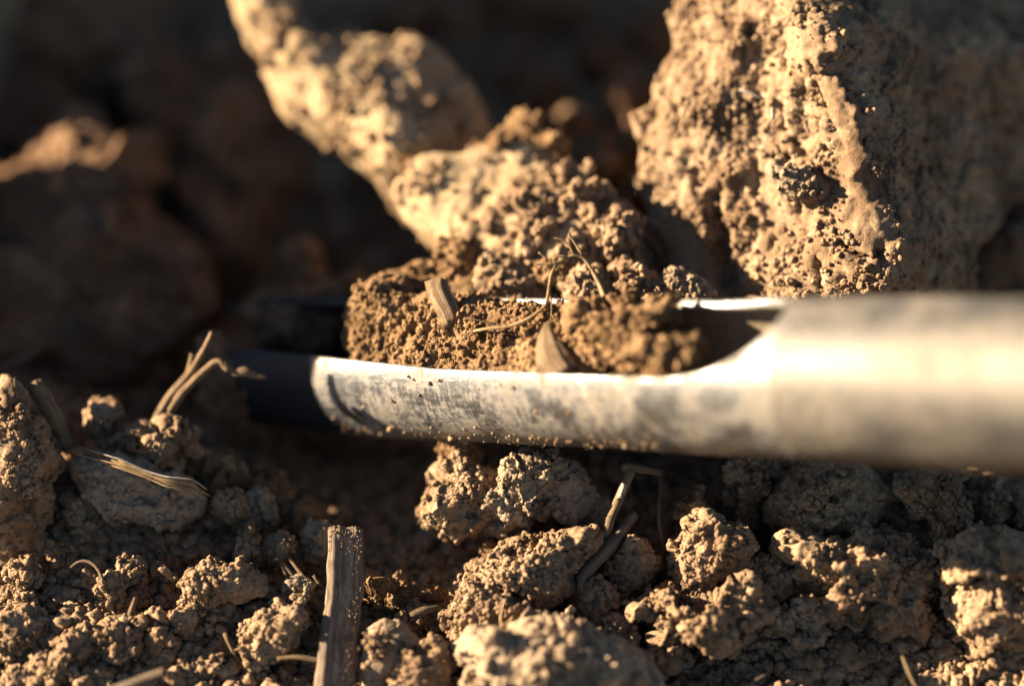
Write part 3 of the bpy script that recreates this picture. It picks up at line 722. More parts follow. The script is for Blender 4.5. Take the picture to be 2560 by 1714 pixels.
# foreground clods: outline, depth, material, grains
FG = [
 ('a', 'tall rough clod at the left edge with sunlit crumbs down its face', C6([(-80, 320), (0, 280), (70, 300), (130, 380), (200, 440), (240, 520), (240, 600), (190, 680), (205, 780), (190, 900), (200, 980), (120, 1010), (0, 1040), (-90, 1000)]), .8, M_soil, 700, 6, {}),
 ('b', 'flat grey clod with a smooth face below the dry leaf strip', C6([(310, 600), (400, 575), (560, 600), (700, 650), (860, 700), (900, 770), (880, 830), (780, 900), (700, 905), (620, 890), (540, 880), (450, 860), (370, 790), (320, 720)]), .8, M_smooth, 320, 6, dict(thick=.5, lump=.09, lump_s=.5, cr=dict(a1=.04, a2=.02, s1=.25, s2=.13, a3=.01))),
 ('b2', 'crumbly lump resting on the flat grey clod', C6([(430, 530), (500, 480), (560, 440), (640, 450), (700, 540), (760, 600), (720, 660), (560, 620), (450, 580)]), 1.1, M_soil, 200, 5, {}),
 ('b3', 'small sunlit knob right of the forked twig base', C6([(690, 450), (760, 445), (850, 490), (850, 550), (790, 590), (720, 560), (690, 500)]), 1.0, M_soil, 60, 5, {}),
 ('b4', 'little round pellet in front of the knob by the forked twig', C6([(632, 550), (655, 515), (700, 520), (735, 555), (720, 595), (670, 600), (640, 580)]), .8, M_soil, 25, 4, {}),
 ('b5', 'sunlit pointed clod between the straw stub and the forked twig', C6([(360, 480), (400, 370), (440, 350), (510, 390), (530, 440), (480, 500), (400, 510)]), 1.3, M_soil, 50, 5, {}),
 ('b6', 'knobbly clod at the right tip of the dry leaf strip', C6([(900, 770), (960, 720), (1030, 740), (1060, 800), (1040, 850), (960, 860), (900, 820)]), .7, M_soil, 120, 5, {}),
 ('b7', 'grey crumbly clod right of the leaf strip clod', C6([(1040, 760), (1120, 735), (1190, 800), (1195, 880), (1120, 890), (1050, 870)]), 1.0, M_grey, 60, 5, {}),
 ('b8', 'brown curved lump on the crest of the left bank', C6([(980, 650), (1060, 620), (1150, 630), (1240, 715), (1250, 780), (1180, 795), (1090, 750), (1000, 710)]), 1.6, M_brown, 60, 5, {}),
 ('b9', 'brown folded crust behind the dry leaf strip', C6([(790, 590), (860, 570), (960, 600), (1010, 680), (1000, 750), (920, 720), (840, 680)]), 1.4, M_brown, 50, 5, {}),
 ('b10', 'dark mossy looking lump at the right end of the left bank', C6([(1190, 810), (1260, 780), (1370, 850), (1405, 890), (1330, 930), (1220, 890)]), 1.6, M_brown, 60, 5, {}),
 ('c1', 'pale grey clod just left of the stalk top', C6([(1290, 900), (1380, 880), (1420, 960), (1410, 1060), (1340, 1050), (1300, 980)]), .8, M_grey, 40, 5, {}),
 ('c2', 'large kidney shaped crumbly clod in the middle of the lower left slope', C6([(780, 1180), (790, 1130), (830, 1060), (870, 1010), (920, 1015), (960, 1050), (1060, 1060), (1130, 1110), (1135, 1170), (1060, 1210), (950, 1220), (900, 1270), (840, 1285), (790, 1240)]), .0, M_soil, 450, 6, {}),
 ('c3', 'round crumbly clod left of the kidney shaped clod', C6([(500, 1030), (560, 1000), (640, 1020), (662, 1070), (640, 1130), (560, 1145), (510, 1090)]), .2, M_soil, 160, 5, {}),
 ('c4', 'small sunlit clod between the round clod and the kidney shaped clod', C6([(668, 1060), (715, 1040), (745, 1090), (725, 1140), (680, 1125)]), .2, M_soil, 40, 4, {}),
 ('c5', 'sunlit clod near the left edge, upper one of a stack of three', C6([(20, 1090), (90, 1040), (170, 1050), (190, 1110), (130, 1155), (40, 1140)]), .2, M_soil, 100, 5, {}),
 ('c6', 'sunlit clod near the left edge, middle one of a stack of three', C6([(-10, 1210), (60, 1160), (160, 1175), (185, 1230), (110, 1265), (10, 1260)]), .0, M_soil, 120, 5, {}),
 ('c7', 'crumbly clod at the left edge, lowest of a stack of three', C6([(-30, 1310), (60, 1255), (200, 1265), (230, 1330), (180, 1405), (60, 1410), (-30, 1400)]), -.3, M_soil, 200, 5, {}),
 ('c8', 'big crumbly clod at the bottom left corner covered in grains', C6([(125, 1490), (180, 1420), (250, 1330), (330, 1280), (395, 1290), (430, 1340), (410, 1450), (440, 1530), (360, 1620), (160, 1640), (130, 1560)]), -.3, M_soil, 500, 6, {}),
 ('c9', 'rounded clod leaning on the right of the big bottom left clod', C6([(395, 1370), (430, 1305), (520, 1270), (610, 1300), (605, 1370), (540, 1445), (450, 1455), (400, 1415)]), -.35, M_soil, 220, 5, {}),
 ('c10', 'dim clod right of the rounded clod near the bottom left', C6([(620, 1350), (700, 1320), (770, 1365), (775, 1430), (710, 1475), (630, 1440)]), -.4, M_soil, 90, 5, {}),
 ('c11', 'egg shaped clod lying tilted left of the stalk', C6([(1035, 1400), (1090, 1290), (1180, 1220), (1270, 1205), (1340, 1270), (1290, 1350), (1210, 1440), (1130, 1485), (1060, 1460)]), -.4, M_soil, 300, 6, dict(cr=dict(a1=.04, a2=.03, s1=.25, s2=.12, a3=.014))),
 ('c12', 'low clod below the egg shaped clod', C6([(805, 1460), (870, 1410), (960, 1415), (970, 1480), (920, 1535), (840, 1540)]), -.4, M_soil, 120, 5, {}),
 ('c13', 'tapered clod with a curled hair growing from its tip', C6([(430, 1110), (465, 1085), (520, 1120), (550, 1170), (530, 1215), (480, 1230), (440, 1195)]), .0, M_soil, 60, 5, {}),
 ('c14', 'little upright knob right of the left edge clod', C6([(200, 970), (240, 940), (278, 955), (265, 1010), (290, 1060), (250, 1085), (225, 1030)]), .4, M_soil, 50, 4, {}),
 ('c15', 'upright double knob behind the kidney shaped clod', C6([(1010, 890), (1060, 870), (1110, 905), (1085, 960), (1120, 1010), (1060, 1045), (1010, 1020), (1015, 950)]), .5, M_soil, 110, 5, {}),
 ('c16', 'small smooth clod in front of the splayed dry stems', C6([(1212, 1175), (1270, 1110), (1320, 1150), (1300, 1205), (1235, 1212)]), -.1, M_grey, 30, 4, {}),
 ('c17', 'small pear shaped pellet on the lower left slope', C6([(643, 1280), (665, 1232), (702, 1270), (705, 1312), (662, 1325)]), -.2, M_soil, 10, 4, {}),
 ('c18', 'small clod below the kidney shaped clod', C6([(733, 1265), (780, 1248), (832, 1305), (822, 1355), (765, 1335)]), -.2, M_soil, 50, 4, {}),
 ('c19', 'small round clod behind the splayed dry stems', C6([(1148, 960), (1210, 925), (1262, 965), (1245, 1015), (1170, 1015)]), .5, M_soil, 50, 4, {}),
 ('c20', 'dark clod behind the round crumbly clod under the flat grey clod', C6([(280, 760), (340, 740), (420, 860), (440, 940), (360, 960), (300, 880)]), .9, M_soil, 50, 5, {}),
 ('d1', 'orange roll shaped lump touching the underside of the trough', C7([(1010, 100), (1060, 55), (1150, 60), (1210, 110), (1180, 185), (1080, 190), (1020, 160)]), 1.1, M_brown, 60, 5, {}),
 ('d2', 'sunlit ribbed mound of soil below the trough, left of the crusty clod', C7([(820, 450), (890, 330), (1000, 240), (1090, 165), (1190, 230), (1290, 225), (1340, 400), (1290, 560), (1150, 640), (980, 620), (840, 560)]), .85, M_soil, 350, 6, dict(thick=.6)),
 ('d3', 'crusty pale clod standing under the middle of the trough', C7([(1255, 370), (1310, 300), (1390, 200), (1460, 130), (1560, 120), (1640, 150), (1700, 230), (1740, 350), (1720, 430), (1600, 480), (1500, 530), (1350, 545), (1270, 480)]), .5, M_grey, 500, 6, dict(lump=.16, lump_s=.4)),
 ('d4', 'smooth purplish clod in shade right of the crusty pale clod', C7([(1600, 110), (1750, 120), (1840, 200), (1890, 300), (2000, 420), (1980, 520), (1850, 570), (1740, 540), (1680, 400)]), .8, M_smooth, 60, 6, dict(cr=dict(a1=.02, a2=.012, s1=.25, s2=.13, a3=.008))),
 ('d5', 'long wedge shaped clod, sunlit left half and shaded right half', C7([(1030, 970), (1100, 880), (1240, 780), (1400, 700), (1560, 640), (1700, 590), (1900, 555), (1970, 620), (1960, 700), (1880, 760), (1850, 850), (1800, 960), (1700, 1050), (1560, 1095), (1400, 1030), (1200, 1010), (1060, 1040)]), .2, M_soil, 900, 6, dict(thick=.7, cr=dict(a1=.05, a2=.035, s1=.25, s2=.12, a3=.015))),
 ('d6', 'grainy clod leaning against the lower left of the wedge shaped clod', C7([(1020, 1110), (1100, 1000), (1220, 940), (1340, 950), (1500, 1010), (1550, 1085), (1500, 1155), (1350, 1180), (1200, 1260), (1070, 1280), (1040, 1190)]), -.3, M_soil, 500, 6, {}),
 ('d7', 'big blurred clod at the bottom centre topped with round grains', C7([(1050, 1350), (1120, 1280), (1180, 1190), (1300, 1190), (1420, 1200), (1560, 1160), (1700, 1130), (1800, 1140), (1900, 1190), (2000, 1260), (2150, 1350), (2280, 1460), (2340, 1620), (1950, 1800), (1300, 1800), (1130, 1640), (1095, 1560), (1140, 1440)]), -.9, M_grey, 700, 6, dict(thick=.9, gl=(.02, .1))),
 ('d8', 'upright crumbly clod between the smooth stone and the bottom centre clod', C7([(670, 1520), (700, 1400), (770, 1290), (850, 1250), (1000, 1270), (1050, 1335), (1040, 1450), (1010, 1600), (850, 1720), (680, 1650)]), -.7, M_soil, 350, 6, {}),
 ('d9', 'smooth bluish grey stone right of the stalk with a tuft of grains', C7([(468, 1350), (480, 1250), (560, 1160), (640, 1120), (730, 1150), (820, 1210), (880, 1270), (800, 1380), (720, 1480), (670, 1580), (600, 1640), (520, 1560), (475, 1450)]), -.45, M_smooth, 0, 6, dict(lump=.06, lump_s=.9, cr=dict(a1=.015, a2=.01, s1=.25, s2=.13, a3=.006))),
 ('d10', 'blocky brown clod below the ochre ledge', C7([(645, 1020), (700, 980), (790, 990), (805, 1060), (720, 1115), (660, 1085)]), .2, M_brown, 40, 5, {}),
 ('d11', 'brown clod right beside the stalk under the ochre ledge', C7([(500, 990), (560, 950), (620, 950), (658, 1010), (640, 1085), (560, 1110), (500, 1070)]), .2, M_brown, 40, 5, {}),
 ('d12', 'rough clod with a flat fibre, right of the smooth stone top', C7([(715, 1135), (780, 1090), (900, 1070), (945, 1140), (925, 1235), (850, 1245), (760, 1190)]), -.1, M_soil, 100, 5, {}),
 ('d13', 'shaded rounded clod right of the grainy clod', C7([(1790, 1000), (1900, 930), (1990, 945), (2065, 1010), (2065, 1120), (1990, 1190), (1870, 1175), (1780, 1095)]), .0, M_soil, 90, 5, {}),
 ('d14', 'shaded brown clod below the broken twig', C7([(1940, 790), (2020, 720), (2120, 640), (2230, 650), (2295, 720), (2295, 860), (2210, 970), (2080, 1015), (1980, 930)]), .3, M_soil, 120, 5, {}),
 ('d16', 'narrow ochre ledge of soil running right from the stalk', C7([(500, 860), (620, 890), (760, 950), (860, 960), (990, 970), (1000, 1010), (820, 1010), (690, 985), (560, 950), (500, 930)]), .6, M_brown, 120, 5, {}),
 ('d17', 'grey clod behind the stalk top', C7([(135, 630), (200, 580), (290, 595), (330, 700), (300, 830), (180, 815), (135, 720)]), .8, M_grey, 60, 5, {}),
 ('d20', 'ochre pebble below the crusty pale clod', C7([(1240, 695), (1270, 640), (1320, 630), (1385, 690), (1350, 740), (1280, 740)]), .7, M_brown, 20, 4, {}),
 ('d21', 'pale pebble under the right side of the crusty pale clod', C7([(1385, 610), (1450, 580), (1505, 640), (1470, 680), (1410, 670)]), .6, M_soil, 20, 4, {}),
 ('e1', 'rugged dark clod in the shade under the barrel', C8([(590, 290), (600, 180), (570, 120), (640, 40), (840, 30), (920, 180), (890, 300), (870, 420), (810, 550), (700, 500), (600, 440), (530, 400)]), 1.0, M_soil, 500, 6, dict(lump=.2, lump_s=.4)),
 ('e2', 'broad rounded clod in shade below the barrel', C8([(840, 380), (900, 260), (1000, 180), (1150, 130), (1300, 140), (1450, 200), (1505, 300), (1515, 420), (1440, 520), (1300, 575), (1150, 610), (1030, 625), (940, 585), (865, 520)]), .5, M_soil, 300, 6, {}),
 ('e3', 'wide clod with a bright sunlit streak of crumbs across its top', C8([(860, 560), (1000, 570), (1150, 600), (1300, 560), (1480, 490), (1600, 540), (1700, 650), (1815, 720), (1805, 860), (1755, 950), (1765, 1080), (1745, 1190), (1600, 1225), (1480, 1150), (1380, 1110), (1200, 1080), (1110, 1050), (1040, 960), (990, 860), (1000, 780), (950, 680)]), .2, M_soil, 900, 6, dict(thick=.8, lump=.18, lump_s=.5)),
 ('e4', 'dim knob low on the left of the clod with the sunlit streak', C8([(865, 1055), (960, 980), (1000, 925), (1150, 970), (1260, 1020), (1180, 1085), (1140, 1175), (1020, 1195), (925, 1155)]), -.3, M_grey, 120, 5, {}),
 ('e5', 'blocky rectangular clod standing on end below the barrel', C8([(1590, 240), (1700, 195), (1850, 175), (1945, 215), (1965, 330), (2035, 440), (2015, 545), (1920, 590), (1820, 600), (1740, 510), (1655, 420), (1605, 330)]), .3, M_soil, 220, 6, dict(cr=dict(a1=.05, a2=.03, s1=.25, s2=.12, a3=.015))),
 ('e6', 'small pointed clod right of the blocky rectangular clod', C8([(2045, 310), (2110, 280), (2180, 225), (2230, 290), (2295, 400), (2245, 465), (2120, 495), (2055, 425)]), .6, M_soil, 90, 5, {}),
 ('e7', 'clod cut by the right edge below the barrel', C8([(2280, 250), (2342, 220), (2440, 300), (2440, 500), (2342, 560), (2290, 410)]), .6, M_soil, 40, 5, {}),
 ('e8', 'massive dark clod filling the lower right corner', C8([(1920, 640), (2000, 560), (2200, 515), (2342, 600), (2560, 720), (2600, 1100), (2480, 1380), (2280, 1330), (2120, 1280), (2020, 1180), (1965, 1050), (1925, 900)]), -.1, M_soil, 700, 6, dict(thick=.9, lump=.2, lump_s=.6)),
 ('e9', 'shaded clod crowned with a hook of bright crumbs', C8([(270, 620), (330, 550), (420, 475), (480, 440), (560, 490), (640, 500), (690, 545), (705, 640), (720, 730), (640, 790), (560, 870), (440, 905), (345, 860), (305, 760)]), .0, M_soil, 500, 6, {}),
 ('e10', 'wide low clod in shade beneath the crowned clod', C8([(45, 970), (130, 890), (260, 850), (350, 880), (450, 910), (560, 880), (700, 825), (790, 850), (860, 960), (885, 1015), (780, 1090), (700, 1165), (560, 1240), (420, 1250), (260, 1320), (175, 1245), (145, 1100), (75, 1045)]), -.3, M_soil, 500, 6, dict(lump=.2, lump_s=.5)),
 ('e11', 'narrow clod between the crowned clod and the clod with the sunlit streak', C8([(745, 710), (800, 640), (860, 670), (945, 730), (970, 800), (960, 890), (930, 945), (880, 925), (795, 890), (750, 800)]), .1, M_soil, 160, 5, {}),
 ('e12', 'small dim clod above the crowned clod', C8([(290, 380), (340, 345), (400, 335), (475, 385), (485, 440), (410, 505), (330, 495)]), .6, M_brown, 60, 5, {}),
 ('e13', 'clod half hidden behind the right shoulder of the bottom centre clod', C8([(-60, 1010), (40, 1030), (70, 1130), (40, 1230), (-60, 1240), (-120, 1120)]), -.2, M_soil, 60, 5, {}),
]
for key, lab, pts, d, mt, gr, sub, kw in FG:
    clod(key, 'stone' if key == 'd9' else 'soil_clod', lab, pts, d, mt, gr, cat='stone' if key == 'd9' else 'soil clod', sub=sub, **kw)
tq, sz = P(940 + rng.normal(0, 16, 70), 1612 + rng.normal(0, 26, 70), -.9 + rng.normal(0, .05, 70)), rng.uniform(.015, .05, 70)
granules('grain_tuft', tq, sz, M_soil, CL['d9'])

# ------------------------------------------------------------------ straw, twigs, stems and root hairs
def stem(name, pts, w, mat, parent=None, flat=1.0, n=14, ridge=.05, seed=0, jag=.25, label=None, cat=None, step=.05, face=None, group=None, box=1.0, wob=.5):
    """pts = [(px, py, depth)], w = width in photo pixels (number or one per point); a bent, ribbed stem"""
    c = P([p[0] for p in pts], [p[1] for p in pts], [p[2] for p in pts])
    w = np.atleast_1d(np.asarray(w, float)); w = np.repeat(w, len(pts)) if len(w) == 1 else w
    L = np.concatenate([[0], np.cumsum(np.linalg.norm(np.diff(c, axis=0), axis=1))])
    m = max(6, int(L[-1] / step)); t = np.linspace(0, L[-1], m)
    q = np.stack([np.interp(t, L, c[:, k]) for k in range(3)], 1)
    for _ in range(14 if 'hair' in name else 3): q[1:-1] = (q[:-2] + 2 * q[1:-1] + q[2:]) / 4
    r0 = np.interp(t, L, w) * K / 2
    rr = np.random.default_rng(seed + 100)
    q = q + np.stack([perlin(np.stack([t / .5, t * 0 + seed, t * 0 + k], 1), seed) for k in range(3)], 1) * (r0 * wob)[:, None]
    tan = np.gradient(q, axis=0); tan /= np.linalg.norm(tan, axis=1, keepdims=True)
    side = np.cross(tan, Fv if face is None else face); side /= np.linalg.norm(side, axis=1, keepdims=True); nor = np.cross(side, tan)
    a = np.linspace(0, 2 * math.pi, n, endpoint=False)
    rib = 1 + ridge * np.sin(a * 7 + seed) + ridge * .7 * rr.normal(0, 1, n)
    R = r0[:, None] * rib[None] * (1 + .10 * perlin(np.stack([np.repeat(t / .25, n), np.tile(a, m), np.full(m * n, seed)], 1), seed + 3).reshape(m, n))
    ca, sa = np.sign(np.cos(a)) * np.abs(np.cos(a)) ** box, np.sign(np.sin(a)) * np.abs(np.sin(a)) ** box
    v = q[:, None] + (R * ca)[..., None] * side[:, None] + (R * sa * flat)[..., None] * nor[:, None]
    for e, s_ in ((0, -1), (m - 1, 1)):
        jj = np.interp(np.arange(n), np.linspace(0, n, 7), rr.random(7)) + .3 * rr.random(n)
        v[e] += tan[e] * (s_ * jag * r0[e] * jj[:, None] * 2)
    caps = [v[0].mean(0) - tan[0] * r0[0] * -.1, v[-1].mean(0) - tan[-1] * r0[-1] * .1]
    V = np.concatenate([v.reshape(-1, 3), caps])
    f = grid_faces(m, n, True); tri = np.concatenate([f[:, [0, 1, 2]], f[:, [0, 2, 3]]])
    k = np.arange(n); k2 = (k + 1) % n
    tri = np.concatenate([tri, np.stack([np.full(n, m * n), k, k2], 1), np.stack([np.full(n, m * n + 1), (m - 1) * n + k2, (m - 1) * n + k], 1)])
    if (normals(V, tri)[:m * n].reshape(m, n, 3) * (v - q[:, None])).sum() < 0: tri = tri[:, ::-1]
    o = link_mesh(name, V, tri, mat, parent)
    uvv = np.concatenate([np.stack([np.tile(a / (2 * math.pi), m), np.repeat(t, n)], 1), [[.5, 0], [.5, L[-1]]]])
    uv_layer(o, uvv)
    if label: tag(o, label, cat, group)
    return o
def dz(pts, d): return [(p[0], p[1], p[2] if len(p) > 2 else d) for p in pts]

st = stem('maize_stalk', dz(C7([(400, 660, .0), (398, 800, -.1), (397, 985, -.2), (385, 1030, -.25), (362, 1200, -.5), (325, 1640, -1.1)]), 0), [86, 90, 92, 88, 93, 97], M_stalk, flat=.4, n=64, ridge=.03, seed=4, jag=.35, box=.5, wob=.12, face=Fv - .3 * Rv + .1 * Uv,
          label='broad weathered stalk fragment standing upright with a cracked joint', cat='plant stalk', step=.035)
st.name = 'stalk_fragment'
_p = P(rng.uniform(828, 905, 260), rng.uniform(1325, 1700, 260), 0.0)
_t = rng.random(260); _k = rng.uniform(-1, .95, 260)
_y = 1325 + 375 * _t ** 1.6
_cx = np.interp(_y, [1325, 1484, 1570, 1714], [864, 863, 848, 836]); _d = np.interp(_y, [1325, 1484, 1570, 1714], [.0, -.2, -.5, -1.0])
granules('dust_grains', P(_cx + _k * 42, _y, _d - .1), rng.uniform(.004, .013, 260), M_soil, st)
tw = stem('forked_twig', dz(C6([(655, 455, 1.2), (740, 310, 1.1), (830, 210, 1.0), (880, 120, .95), (908, 55, .9)]), 1), [27, 25, 21, 16, 12], M_straw, seed=6, n=20, ridge=.09, label='forked dry twig rising against the dark hollow left of the probe', cat='twig')
stem('branch', dz(C6([(690, 450, 1.2), (780, 310, 1.0), (850, 240, .9), (930, 170, .85), (985, 215, .8)]), 1), [26, 22, 19, 20, 17], M_straw, tw, ridge=.09, seed=7)
stem('curled_tip', dz(C6([(960, 190, .8), (1010, 235, .8), (1050, 215, .8), (1090, 240, .8), (1135, 245, .8)]), 1), [12, 20, 24, 16, 11], M_straw, tw, seed=8, flat=.5)
stem('side_stub', dz(C6([(800, 240, 1.05), (815, 190, 1.0), (825, 150, 1.0)]), 1), [13, 15, 17], M_straw, tw, seed=9)
stem('straw_piece', dz(C6([(155, 285, .9), (230, 410, .9), (300, 560, 1.1)]), 1), [44, 40, 34], M_straw, seed=10, n=24, label='short thick straw stub leaning beside the left edge clod', cat='straw')
lf = stem('leaf_strip', dz(C6([(285, 560, .45), (350, 555, .35), (450, 575, .3), (560, 630, .2), (700, 680, .15), (800, 695, .2), (885, 745, .3)]), 0), [8, 18, 11, 11, 15, 16, 7], M_straw, seed=11, n=30, flat=.35, ridge=.16, label='shrivelled pale leaf strip draped over the flat grey clod', cat='dry leaf')
for k_, off in enumerate([(0, 12), (6, -14), (-4, 24), (14, 4), (0, -4)]):
    stem('strand', dz(C6([(330 + k_ * 42, 560 + k_ * 9 + off[1], .2), (520, 612 + off[1], .1), (620 + off[0], 655 + off[1] * .6, .08), (720, 690 + off[1], .05), (830 + off[0], 705 + off[1] * 1.5, .1), (905 - k_ * 14, 742 + off[1], .2)]), 0), [2, 6, 5, 7, 5, 2], M_white if k_ == 1 else M_hair, lf, seed=70 + k_, n=8, wob=1.6)
stem('straw_piece', dz(C7([(2140, 235, .35), (2080, 380, .2), (2030, 500, .15), (1970, 680, .2)]), 0), [24, 24, 24, 26], M_straw, seed=12, label='dark slanting straw with one white patch above the broken twig', cat='straw')
stem('straw_piece', dz(C7([(2095, 210, .35), (2180, 225, .35), (2310, 245, .4)]), 0), [22, 20, 14], M_straw, seed=13, label='short crusted straw lying level at the top of the slanting straw', cat='straw')
stem('white_patch', dz(C7([(2098, 320, .12), (2072, 400, .1)]), 0), [16, 18], M_white, bpy.data.objects['straw_piece.001'], seed=14)
bt = stem('broken_twig', dz(C7([(2160, 500, .3), (2060, 640, .15), (1950, 760, .0), (1870, 850, -.1), (1835, 900, -.15)]), 0), [24, 32, 32, 30, 26], M_stalk, seed=15, n=20, label='broken brown twig with a split end on the shaded side of the wedge clod', cat='twig')
stem('split_end', dz(C7([(1850, 880, -.15), (1815, 930, -.2), (1850, 990, -.2)]), 0), [16, 18, 12], M_straw, bt, seed=16)
stem('split_end', dz(C7([(1870, 970, -.15), (1890, 930, -.2), (1900, 890, -.2)]), 0), [10, 14, 9], M_straw, bt, seed=17)
stem('dry_stem', dz(C8([(222, 178, .7), (212, 300, .6), (205, 400, .5), (200, 485, .5), (222, 580, .5), (240, 660, .5)]), 0), [6, 7, 9, 7, 7, 6], M_straw, seed=18, label='thin upright stem with a pale middle in the shade under the barrel', cat='plant stem')
stem('root_hair', dz(C6([(305, 1058, .1), (325, 1030, 0), (360, 1018, 0), (400, 1035, -.1), (435, 1075, -.15), (448, 1150, -.2)]), 0), [6, 7, 7, 8, 9, 14], M_straw, seed=19, label='curled pale root hair arching over the lower left slope', cat='root hair')
sp = stem('dry_stems', dz(C6([(1160, 990, .4), (1240, 1080, .2), (1310, 1170, .1), (1400, 1275, -.1)]), 0), [14, 19, 20, 22], M_straw, seed=20, label='splayed bundle of dry stems leaning against the left of the stalk', cat='plant stem')
sp.name = 'stem_bundle'
stem('stem', dz(C6([(1215, 975, .35), (1270, 1060, .15), (1330, 1130, 0)]), 0), [8, 9, 8], M_straw, sp, seed=21)
stem('stem', dz(C6([(1190, 1010, .3), (1230, 1110, .1), (1330, 1190, 0), (1345, 1250, 0)]), 0), [9, 10, 12, 10], M_straw, sp, seed=22)
stem('stem', dz(C6([(1345, 1095, 0), (1388, 1155, 0)]), 0), [8, 8], M_straw, sp, seed=23)
stem('straw_piece', dz(C6([(1190, 1448, -.7), (1280, 1442, -.75), (1370, 1458, -.8)]), 0), [9, 13, 13], M_straw, seed=24, label='thin straw lying level at the foot of the stalk', cat='straw')
stem('straw_piece', dz(C6([(965, 1345, -.4), (985, 1400, -.45), (1022, 1462, -.5)]), 0), [12, 9, 9], M_straw, seed=25, label='short thin straw left of the egg shaped clod', cat='straw')
stem('straw_piece', dz(C6([(470, 1590, -1.3), (600, 1545, -1.35), (708, 1508, -1.35)]), 0), [22, 26, 24], M_stalk, seed=26, n=20, label='grey straw lying at the bottom edge left of centre', cat='straw')
stem('straw_piece', dz(C6([(548, 1290, -.2), (565, 1240, -.2), (582, 1190, -.2)]), 0), [13, 16, 11], M_straw, seed=27, label='tiny upright straw chip between round clod and bottom left clods', cat='straw')
stem('straw_piece', dz(C6([(66, 310, .6), (64, 250, .5)]), 0), [9, 6], M_straw, seed=28, label='tiny pale tip sticking up from the left edge clod', cat='straw')
stem('root_hair', dz(C7([(1375, 1020, -.65), (1350, 1080, -.75), (1343, 1150, -.85), (1360, 1250, -1.25), (1400, 1300, -1.5), (1530, 1300, -1.6)]), 0), [4, 6, 7, 6, 6, 5], M_hair, seed=29, label='pale root hair rising from the bottom centre clod', cat='root hair')
stem('leaf_flake', dz(C7([(800, 1110, -.45), (870, 1080, -.45), (980, 1065, -.4)]), 0), [12, 20, 10], M_straw, seed=30, flat=.4, label='thin dark leaf flake on the rough clod by the smooth stone', cat='dry leaf')
stem('dry_stem', dz(C8([(1630, 1265, -1.1), (1665, 1340, -1.2), (1690, 1400, -1.2), (1720, 1460, -1.3)]), 0), [7, 12, 10, 9], M_straw, seed=31, label='sunlit stem tip near the bottom right corner', cat='plant stem')
stem('dry_stem', dz(C8([(700, 1450, -1.0), (790, 1395, -.95), (875, 1345, -.9)]), 0), [6, 8, 5], M_stalk, seed=32, label='dim slanting stem at the bottom edge right of centre', cat='plant stem')
stem('dry_stem', dz(C8([(300, 1145, -.8), (360, 1100, -.9), (425, 1065, -.9)]), 0), [4, 5, 4], M_straw, seed=33, label='hair thin stem on the wide low clod', cat='plant stem')
stem('dry_stem', dz(C7([(700, 470, 2.2), (800, 330, 2.2), (880, 230, 2.2), (1010, 100, 2.0)]), 0), [18, 20, 20, 18], M_stalk, seed=34, label='blurred brown stem slanting in the hollow under the trough', cat='plant stem')
stem('dry_stem', dz(C6([(-20, 215, 3.), (70, 175, 3.), (170, 125, 3.)]), 0), [16, 16, 14], M_stalk, seed=35, label='faint dark stem above the left edge clod', cat='plant stem')
stem('white_fibre', dz(C3([(565, 440, .95), (620, 455, .9), (685, 485, .9)]), 0), [7, 9, 6], M_white, seed=36, label='short white fibre stuck in the sunlit face of the huge block', cat='fibre')
stem('white_chip', dz(C3([(728, 530, .75), (732, 580, .75)]), 0), [9, 11], M_white, seed=37, label='tiny white chip beside the seam of the huge block', cat='chip')
stem('white_fibre', dz(C3([(1600, 605, 1.2), (1606, 650, 1.2), (1622, 705, 1.2)]), 0), [4, 5, 4], M_white, seed=38, label='fine hooked fibre on the shaded face of the huge block', cat='fibre')
stem('white_fibre', dz(C4([(1865, 305, .7), (1905, 300, .65), (1950, 300, .6)]), 0), [5, 7, 6], M_white, seed=39, label='white fibre poking left from the grey crusted fragment', cat='fibre')
# pieces in the core
dA = ax_d(1110)
stem('straw_piece', dz(C4([(790, 300, dA - .7), (830, 400, dA - .85), (875, 500, dA - .9)]), 0), [56, 56, 52], M_straw, seed=41, n=30, flat=.6, ridge=.07, label='stub of thick straw planted in the left of the soil core', cat='straw')
dB = ax_d(1380)
stem('bark_piece', dz(C4([(1350, 505, dB - .8), (1350, 600, dB - .95), (1385, 680, dB - 1.05), (1435, 750, dB - 1.1)]), 0), [16, 58, 84, 76], M_straw, seed=42, n=30, flat=.4, ridge=.08, label='pointed piece of bark in the soil core against the near rim', cat='bark')
dC = ax_d(1400)
rh = stem('root_hair', dz(C4([(630, 570, ax_d(1010) - .5), (700, 578, ax_d(1050) - .55), (880, 560, ax_d(1130) - .7), (1050, 525, dC - .25), (1150, 520, dC - .35), (1260, 478, dC - .45), (1345, 415, dC - .3), (1360, 300, dC - .2), (1372, 230, dC - .2), (1420, 180, dC - .2), (1480, 150, dC - .2), (1530, 160, dC - .2), (1575, 230, dC - .2), (1612, 300, dC - .2), (1635, 365, dC - .3)]), 0),
          [4, 6, 7, 8, 9, 9, 8, 8, 8, 8, 9, 9, 9, 11, 13], M_hair, seed=43, step=.03, label='tangle of fine root hairs arching up out of the soil core', cat='root hair')
